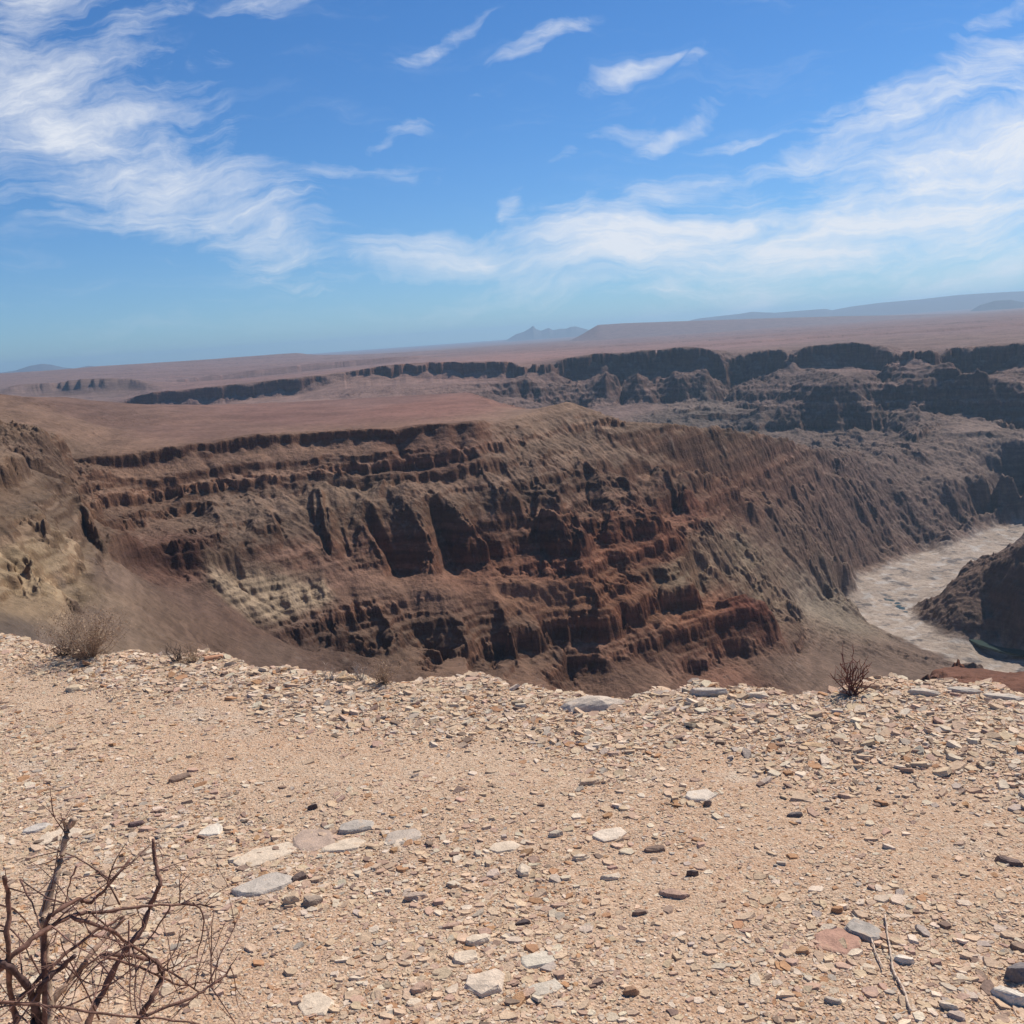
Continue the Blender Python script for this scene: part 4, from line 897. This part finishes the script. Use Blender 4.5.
ST = [
 (356,824,40,17,.030,(.48,.405,.33),'grey speckled square-edged stone standing behind a pale slab',.0),
 (344,842,48,16,.014,'pale','pale pointed slab lying directly in front of the grey square-edged stone',.1),
 (403,833,44,17,.014,(.52,.42,.33),'flat grey slab half sunk in the soil beside the square-edged stone',.1),
 (314,834,42,24,.014,(.50,.36,.27),'brown-stained slab half sunk left of the grey square-edged stone',.2),
 (268,850,66,19,.012,'pale','wide pale bedrock slab level with the gravel',.25),
 (265,881,64,22,.022,(.54,.455,.37),'large flat grey slab with a straight right edge',.08),
 (300,876,17,11,.028,(.16,.11,.09),'dark brown stone tucked against the large flat grey slab',.3),
 (293,898,17,17,.05,'tan','upright tan block casting a dark shadow next to the large grey slab',.3),
 (313,899,20,17,.045,(.36,.27,.20),'rounded brown stone beside the upright tan block',.5),
 (211,829,28,15,.025,'white','whitish block alone on the sand above the large grey slab',.1),
 (136,824,16,8,.03,(.17,.11,.10),'small dark maroon stone above the thorn bush',.2),
 (313,807,11,7,.03,'dark','little black stone above the brown-stained slab',.1),
 (180,777,26,9,.03,'brown','flat brown stone on sand, left of centre',.2),
 (524,868,17,17,.035,'pale','tilted pale stone with a black shaded side near the centre',-.6),
 (484,977,46,30,.032,(.70,.55,.41),'biggest rounded cream boulder at the bottom centre',.2),
 (478,938,28,18,.04,'pale','blocky cream stone above the biggest rounded boulder',.2),
 (465,956,27,16,.025,'pale','flat cream stone between the blocky stone and the biggest boulder',.4),
 (419,987,17,14,.03,'pink','pinkish stone left of the biggest rounded boulder',.5),
 (590,781,24,10,.03,'tan','flat tan stone tilted up on the sandy middle ground',.2),
 (503,845,36,14,.012,'pale','pale slab flush with the soil right of a black pebble',.2),
 (556,833,16,10,.03,(.58,.47,.35),'rounded cream stone at the left end of a row of pale slabs',.1),
 (609,831,36,16,.018,(.72,.58,.44),'white chalky slab at the right end of a row of pale slabs',.2),
 (699,792,34,14,.012,(.72,.59,.46),'white slab flush with the soil beside a small dark stone',.1),
 (708,803,9,9,.035,(.24,.18,.15),'small dark stone touching the white flush slab',.2),
 (795,814,18,9,.03,(.17,.14,.13),'dark grey oval pebble alone on sand at the right',.1),
 (674,893,30,11,.03,(.45,.29,.21),'long pink-brown stone below the centre',-.15),
 (693,873,13,9,.03,'dark','black angular stone above the long pink-brown stone',.1),
 (640,912,16,8,.02,'brown','small flat brown stone beneath the long pink-brown stone',.1),
 (865,927,38,22,.035,(.42,.36,.30),'rough grey slab beside the dry stalk at the lower right',-.5),
 (838,934,52,28,.014,(.47,.27,.19),'reddish slab half sunk beside the rough grey slab',-.4),
 (838,909,14,11,.035,'orange','rusty brown stone above the rough grey slab',.5),
 (803,950,14,10,.025,(.45,.26,.14),'rusty flat pebble left of the reddish slab',.2),
 (1010,861,30,9,.03,(.22,.15,.12),'long dark brown stone at the right border',-.3),
 (1019,970,18,30,.07,(.20,.17,.16),'tall dark slab standing at the right border',-.9),
 (1009,995,36,17,.045,'white','white block below the tall dark slab at the right border',-.3),
 (905,960,20,10,.03,'white','white angular stone right of the dry stalk',.1),
 (949,1007,18,10,.03,'pale','pair-shaped pale stone at the bottom right',-.4),
 (957,1014,18,12,.02,(.50,.38,.30),'pinkish flat stone at the bottom edge right',-.4),
 (632,991,17,13,.035,(.42,.25,.15),'rust-brown pebble at the bottom edge right of centre',.2),
 (787,995,18,9,.02,'tan','smooth tan pebble low in the right half',.2),
 (833,1000,17,9,.02,'grey','smooth grey pebble low in the right half',-.2),
 (811,744,26,8,.018,(.60,.40,.23),'flat orange-tan plate on sand below the crowded slabs',-.1),
 (594,683,92,24,.085,(.62,.50,.39),'large whitish domed outcrop on the canyon edge',.05),
 (707,691,42,13,.05,(.60,.50,.40),'cream slab on the canyon edge right of the whitish outcrop',.0),
 (757,694,26,8,.04,'pale','low pale slab on the canyon edge between cream slab and bare shrub',.0),
 (870,686,26,7,.04,(.58,.38,.25),'orange plate at the foot of the bare shrub on the edge',-.05),
 (846,688,14,8,.045,(.50,.34,.25),'small pink-tan block under the bare shrub on the edge',.1),
 (925,692,34,9,.04,(.60,.49,.38),'pale slab on the canyon edge right of the bare shrub',.05),
 (964,690,34,9,.04,(.56,.47,.38),'grey slab on the canyon edge near the right border',-.05),
 (1002,696,36,9,.03,(.58,.48,.38),'light slab on the canyon edge at the right border',-.05),
 (74,687,16,9,.035,(.66,.50,.33),'yellow-tan block below the brown shrub',.2),
 (80,655,16,8,.05,(.55,.30,.17),'orange stone at the foot of the brown shrub',.2),
 (213,658,26,6,.04,(.55,.28,.16),'orange-red plate on the canyon edge left of centre',.0),
 (348,679,22,6,.04,(.60,.40,.23),'ochre plate on the canyon edge beside the pale twigs',.0),
 (416,896,28,11,.03,(.50,.37,.28),'flat buff stone with a dark underside left of the centre',-.1),
 (452,925,24,8,.02,'pink','thin pinkish stone above the blocky cream stone',.0),
 (523,922,16,9,.02,'dark','small shadowed dark chip right of the blocky cream stone',.1),
 (580,857,16,8,.025,'pale','small pale stone under the row of pale slabs',.1),
 (560,905,22,8,.02,'pink','pink flat stone right of the tilted pale stone',.1),
 (612,876,22,9,.022,'pale','thin pale stone above the long pink-brown stone',.1),
 (655,848,22,9,.02,'brown','brown flake among pale slabs right of centre',.2),
 (315,1000,34,26,.012,'pale','pale slab flush with the soil at the bottom edge',.5),
 (60,832,50,14,.014,'pale','pale broken bedrock behind the thorn bush top',.1),
 (38,826,26,10,.02,(.58,.50,.42),'cream flake at the left above the thorn bush',.1),
 (540,955,46,18,.012,(.66,.56,.43),'cream bedrock patch right of the biggest boulder',.3),
 (545,985,38,16,.012,(.62,.52,.40),'lower cream bedrock patch right of the biggest boulder',.2),
]
for i, s in enumerate(ST):
    x, y, w, h, t, tone, lab, an = s
    edge = y < 700
    stone(x, y, w, h, t, tone, lab, an, seed=i, sink=.5 if t > .02 else .5, box=.8, lump=.05 if t < .02 else .09, dome=(w > 80))

# every loose chip is told by the traced stone it lies nearest to
import re
for o, tw_, x, y, cs in CHIPS:
    k = min(range(len(ST)), key=lambda i: (ST[i][0] - x) ** 2 + 4 * (ST[i][1] - y) ** 2)
    nm = ' '.join(re.split(r' (?:standing|lying|half|tucked|beside|with|directly|casting|alone|above|between|touching|tilted up|flush|at the foot|low in|right of|left of|under) ', ST[k][6])[0].split()[:8])
    side = 'left of' if x < ST[k][0] - 22 else ('right of' if x > ST[k][0] + 22 else ('behind' if y < ST[k][1] else 'in front of'))
    lab = f"{'bigger' if cs > .016 else 'small'} {tw_} chip {side} the {nm}"
    tag(o, lab, 'stone', lab.replace(' chip ', ' chips ', 1))
# ------------------------------------------------------------------ dry plants
def tube_data(path, rad, sides=6, bump=0.0, seed=0):
    P_ = np.array(path, float); n = len(P_); rad = np.asarray(rad, float) * np.ones(n)
    T = np.gradient(P_, axis=0); T /= np.maximum(np.linalg.norm(T, axis=1, keepdims=True), 1e-9)
    ref = np.array([.31, .23, .92]); A_ = np.cross(T, ref); A_ /= np.maximum(np.linalg.norm(A_, axis=1, keepdims=True), 1e-9); B_ = np.cross(T, A_)
    th = np.arange(sides) * 2 * math.pi / sides; g = np.random.default_rng(seed)
    rr_ = rad[:, None] * (1 + bump * g.uniform(-1, 1, (n, sides)))
    V = P_[:, None] + rr_[..., None] * (np.cos(th)[None, :, None] * A_[:, None] + np.sin(th)[None, :, None] * B_[:, None])
    I = np.arange(n * sides).reshape(n, sides); J = np.roll(I, -1, 1)
    f = np.stack([I[:-1], J[:-1], J[1:], I[1:]], -1).reshape(-1, 4)
    V = V.reshape(-1, 3); k = len(V)
    V = np.concatenate([V, P_[:1], P_[-1:]])
    caps = np.concatenate([np.stack([J[0], I[0], np.full(sides, k)], -1), np.stack([I[-1], J[-1], np.full(sides, k + 1)], -1)])
    return V, f, caps
def tubes(name, lst, mat, parent=None, tone=None, sides=6, bump=0.0):
    Vs_, F4, F3, tn = [], [], [], []; off = 0
    for i, (p, r) in enumerate(lst):
        v, f, c = tube_data(p, r, sides, bump, i); Vs_.append(v); F4.append(f + off); F3.append(c + off); off += len(v)
        tn.append(np.tile(np.array(tone(i) if callable(tone) else tone, float), (len(v), 1)))
    return mesh_obj(name, np.concatenate(Vs_), [np.concatenate(F4), np.concatenate(F3)], mat, parent, attrs={'tone': np.concatenate(tn).astype(np.float32)})
bk = bpy.data.materials.new('dry_bark'); bk.use_nodes = True; nt = bk.node_tree; nt.nodes.clear(); e = NT(nt)
out = nd(nt, 'ShaderNodeOutputMaterial'); bs = nd(nt, 'ShaderNodeBsdfPrincipled'); bs.inputs['Roughness'].default_value = 0.8; bs.inputs['Specular IOR Level'].default_value = 0.25
nt.links.new(bs.outputs[0], out.inputs[0]); at = nd(nt, 'ShaderNodeAttribute', attribute_name='tone'); geo = nd(nt, 'ShaderNodeNewGeometry')
b1 = e.noise(geo.outputs['Position'], 70, 5, 0.7); f_ = e.ramp(b1, .32, .68, .55, 1.35)
nt.links.new(e.mix(1.0, at.outputs['Color'], e.comb(f_, f_, f_), 'MULTIPLY'), bs.inputs['Base Color'])
bp = nd(nt, 'ShaderNodeBump'); bp.inputs['Strength'].default_value = 0.8; bp.inputs['Distance'].default_value = 0.002
nt.links.new(b1, bp.inputs['Height']); nt.links.new(bp.outputs[0], bs.inputs['Normal'])

def at_r(x, y, r):
    d = ray(float(x), float(y)); return d / math.hypot(d[0], d[1]) * r
def smooth_path(P_, k=4, wob=0.0, seed=0):
    P_ = np.array(P_, float); g = np.random.default_rng(seed); n = len(P_)
    t = np.linspace(0, n - 1, (n - 1) * k + 1); i = np.clip(t.astype(int), 0, n - 2); f = (t - i)[:, None]
    A_ = P_[np.clip(i - 1, 0, n - 1)]; B_ = P_[i]; C_ = P_[i + 1]; D_ = P_[np.clip(i + 2, 0, n - 1)]
    q = 0.5 * (2 * B_ + (C_ - A_) * f + (2 * A_ - 5 * B_ + 4 * C_ - D_) * f ** 2 + (3 * B_ - A_ - 3 * C_ + D_) * f ** 3)
    return q + g.normal(0, wob, q.shape)

def thorn_bush():
    bx, by = on_ground(48, 1075); base = np.array([float(bx[0]) , float(by[0]) - .1, 0]); base[2] = float(ground_z(base[:1], base[1:2])[0])
    root = bpy.data.objects.new('thorn_bush', None); COL.objects.link(root); root.location = base
    tag(root, 'bare thorny bush of dry reddish brown branches in the near left corner', 'bush')
    red = (.20, .105, .075); grey_ = (.46, .33, .23); dk_ = (.11, .065, .055)
    BR = [  # (picture points, distance start, distance end, width px start, end, tone)
     ([(50,1050),(50,1022),(47,977),(44.5,935),(43,916),(58,870),(68,832),(74,819)], 1.92, 1.95, 8.5, 5.5, grey_),
     ([(66,842),(66,828),(64,818)], 1.95, 1.94, 4, 3, grey_),
     ([(14,1060),(16,1022),(12,1001),(8,954),(9,900),(3.5,877)], 1.85, 1.80, 6, 3.2, red),
     ([(-20,985),(14,954),(42,933),(70,917),(94,912),(141,907),(187,904),(212,907)], 1.8, 1.95, 5, 1.3, red),
     ([(44,1060),(44,935),(56,912),(77,900),(91,902),(108,886),(129,860)], 1.86, 1.9, 5, 2.2, red),
     ([(82,1060),(89,1022),(103,992),(126,949),(141,931),(150,907),(159,884),(156,867),(152,839)], 1.95, 2.05, 7, 3.2, red),
     ([(128,1060),(138,1023),(150,1001),(162,977),(158,963),(150,959),(117,954),(100,955)], 1.9, 1.95, 6, 3.0, red),
     ([(141,1017),(187,999),(211,985),(226,976),(230,966)], 1.88, 1.95, 3, 1.6, red),
     ([(40,1070),(54,1001),(77,973),(86,960),(108,935),(124,918)], 2.02, 2.1, 7, 3.5, (.30,.19,.13)),
     ([(30,1060),(35,1012),(42,985),(60,968),(75,955)], 1.85, 1.82, 8, 3, dk_),
     ([(-10,1000),(0,1001),(47,1006),(117,1015),(164,1018),(200,1024)], 1.78, 1.8, 2.6, 1.6, red),
     ([(70,917),(112,931),(131,945),(164,968),(199,992)], 1.85, 1.95, 3.4, 1.3, red),
     ([(-5,960),(10,968),(30,990),(40,1030)], 1.8, 1.84, 5, 6, dk_),
     ([(18,1000),(50,968),(90,935),(124,916)], 1.82, 1.9, 3.4, 1.8, red),
     ([(100,955),(150,972),(180,985),(205,982),(215,990)], 1.9, 2.0, 2.4, 1.0, red),
    ]
    g = np.random.default_rng(3); mains = []
    for i, (pp, r0, r1, w0, w1, tn) in enumerate(BR):
        n = len(pp); rs_ = np.linspace(r0, r1, n) + g.uniform(-.02, .02, n)
        pts3 = [at_r(x, y, r) for (x, y), r in zip(pp, rs_)]
        if pp[0][1] >= 1045: pts3 = [base + np.array([g.uniform(-.04, .04), g.uniform(-.04, .04), -.02])] + pts3; n += 1
        P_ = smooth_path(pts3, 5, .0012, i)
        wr = np.linspace(w0, w1, len(P_)) * 2.2 / FPX / 2
        mains.append((P_, wr)); 
        wk = np.clip(wr * (1 + .12 * np.sin(np.arange(len(P_)) * 1.7 + i)), .0008, 1)
        o = tubes('branch', [(P_ - base, wk)], bk, root, tn, 8, .10)
        if i == 0: o['label'] = 'thick grey-brown upright branch with a broken top'
    tw = []
    mains_n = len(mains)
    def twig(p0, d, L, r, depth):
        n = 5; P_ = [p0]; dd = d / np.linalg.norm(d)
        for k in range(n): dd = dd + g.normal(0, .12, 3); dd /= np.linalg.norm(dd); P_.append(P_[-1] + dd * L / n)
        P_ = np.array(P_); P_[:, 2] = np.maximum(P_[:, 2], -EYE + .02); tw.append((P_ - base, np.linspace(r, r * .45, n + 1)))
        if depth > 0:
            for _ in range(g.integers(1, 4)):
                k = g.integers(1, n); twig(P_[k], dd + g.normal(0, .8, 3), L * g.uniform(.35, .6), r * .65, depth - 1)
    for mi, (P_, wr) in enumerate(mains):
        for _ in range(1 if mi < 2 else 5):
            k = g.integers(len(P_) // 4, len(P_)); d = g.normal(0, 1, 3) + np.array([.15, -.1, .25]); d[1] *= .7
            twig(P_[k], d, g.uniform(.05, .19), g.uniform(.0009, .0019), 1)
        for _ in range(12):                                     # thorns
            k = g.integers(1, len(P_)); twig(P_[k], g.normal(0, 1, 3), g.uniform(.012, .03), .0011, 0)
    for (x0, y0, x1, y1) in [(77,867,65,905),(70,905,20,880),(0,905,36,940),(129,920,131,1010),(193,903,197,957),(197,957,180,970),(112,870,150,845),(90,912,128,960),(30,955,52,1000),(60,960,110,985),(130,945,75,990),(60,1010,140,960),(100,1020,60,940),(0,925,30,960),(150,960,140,1010),(170,905,130,960),(20,880,40,930),(120,905,98,870)]:
        a0 = at_r(x0, y0, g.uniform(1.82, 2.0)); a1 = at_r(x1, y1, g.uniform(1.82, 2.0)); m = (a0 + a1) / 2 + g.normal(0, .008, 3)
        tw.append((smooth_path([a0, m, a1], 4, .001, int(x0)) - base, np.linspace(.0019, .0010, 9)))
    tag(tubes('twigs', tw, bk, root, lambda i: np.array([.22, .12, .09]) * (0.7 + .7 * ((i * 37) % 11) / 11), 5), kind='stuff')
    return root
thorn_bush()

def small_shrub(name, x, y, w, h, label, tone, n, leafy=0, seed=0, thick=1.0, up=.9, spread=.75, cat='shrub'):
    """x, y: picture foot; w, h: picture size"""
    g = np.random.default_rng(seed); gx, gy = on_ground(x, y); base = np.array([float(gx[0]), float(gy[0]), 0.0]); base[2] = float(ground_z(base[:1], base[1:2])[0]) - .01
    dist = np.linalg.norm(base); s = dist / FPX; H = h * s; W = w * s / 2
    root = bpy.data.objects.new(name, None); COL.objects.link(root); root.location = base; tag(root, label, cat)
    st, tw, lv = [], [], []
    for i in range(n):
        a = g.uniform(0, 2 * math.pi); q = g.uniform(.1, 1) ** .7
        tip = np.array([math.cos(a) * W * q, math.sin(a) * W * q * .7, H * g.uniform(.45, 1) * (1 - .35 * q * q)])
        mid = tip * np.array([.45 * spread + .1, .45 * spread + .1, .5]) + g.normal(0, .07 * H, 3)
        P_ = smooth_path([np.array([g.uniform(-.1, .1) * W, g.uniform(-.1, .1) * W, 0]), mid, tip], 5, H * .012, i)
        r0 = thick * .0022; st.append((P_, np.linspace(r0, r0 * .45, len(P_))))
        for _ in range(3 if leafy == 0 else 6):
            k = g.integers(3, len(P_)); d = g.normal(0, 1, 3) + np.array([0, 0, up]); d /= np.linalg.norm(d); L = H * g.uniform(.12, .35)
            q_ = np.array([P_[k], P_[k] + d * L * .5 + g.normal(0, L * .08, 3), P_[k] + d * L]); tw.append((q_, [r0 * .5, r0 * .4, r0 * .25]))
            for _ in range(leafy): lv.append(q_[0] + (q_[2] - q_[0]) * g.uniform(.2, 1.1) + g.normal(0, L * .12, 3))
    tubes('stem', st, bk, root, tone, 5)
    tag(tubes('twigs', tw, bk, root, np.array(tone) * 1.15, 4), kind='stuff')
    if lv:
        c = np.array(lv); m = len(c); u = g.normal(0, 1, (m, 3)); u /= np.linalg.norm(u, axis=1, keepdims=True); v = np.cross(u, g.normal(0, 1, (m, 3))); v /= np.linalg.norm(v, axis=1, keepdims=True)
        sz = g.uniform(.0028, .006, (m, 1)); V = np.stack([c - u * sz, c + v * sz * .45, c + u * sz, c - v * sz * .45], 1).reshape(-1, 3)
        t = np.array([.46, .32, .20]) * g.uniform(.6, 1.3, (m, 1)); tag(mesh_obj('leaves', V, np.arange(4 * m).reshape(m, 4), bk, root, smooth=False, attrs={'tone': np.repeat(t, 4, 0).astype(np.float32)}), kind='stuff')
    return root
small_shrub('shrub', 92, 658, 92, 52, 'low brown dry shrub with tiny leaves on the canyon edge at the left', (.30,.20,.14), 80, 7, 21, .6)
small_shrub('shrub', 66, 656, 30, 20, 'dark low tuft at the left foot of the brown shrub', (.07,.05,.05), 26, 1, 22, 1.1)
small_shrub('shrub', 178, 662, 26, 22, 'small dark twiggy stub between brown shrub and orange-red plate', (.09,.065,.055), 12, 0, 23, 1.2, 1.4, .4)
small_shrub('shrub', 194, 662, 34, 20, 'faint tan grassy tuft right of the dark twiggy stub', (.33,.22,.14), 26, 2, 24, .6)
small_shrub('shrub', 327, 680, 34, 20, 'pale bare twigs leaning left on the canyon edge', (.45,.37,.30), 10, 0, 25, .9, .6, .9)
small_shrub('shrub', 362, 682, 34, 22, 'greyish bare twigs in the middle of three tufts on the edge', (.36,.30,.26), 20, 0, 26, .7)
small_shrub('shrub', 384, 684, 34, 28, 'fine tan brushy tuft, right one of three tufts on the edge', (.36,.25,.17), 34, 1, 27, .6, 1.2)
small_shrub('shrub', 852, 696, 46, 48, 'bare red-brown shrub on the canyon edge at the right', (.19,.085,.065), 17, 0, 28, 1.7, 1.5, .6)
def stalk(pp, w0, w1, label, tone, lift=.008):
    P_ = []
    for x, y in pp:
        gx, gy = on_ground(x, y); P_.append((float(gx[0]), float(gy[0]), float(ground_z(gx, gy)[0]) + lift))
    P_ = np.array(P_); base = P_[0].copy(); Q_ = smooth_path(P_ - base, 5, .0008, 5)
    o = tubes('dry_stalk', [(Q_, np.linspace(w0, w1, len(Q_)))], bk, None, tone, 7, .15); o.location = base; tag(o, label, 'stick')
stalk([(885,917),(888,938),(891,957),(894,974),(899,984),(904,993),(911,1014)], .0022, .0032, 'long pale dry stalk lying on gravel beside the rough grey slab', (.62,.47,.35))
stalk([(871,940),(876,955),(883,971)], .0022, .002, 'short pale dry stick lying left of the long stalk', (.62,.47,.35))
print('objects', time.time() - T0)
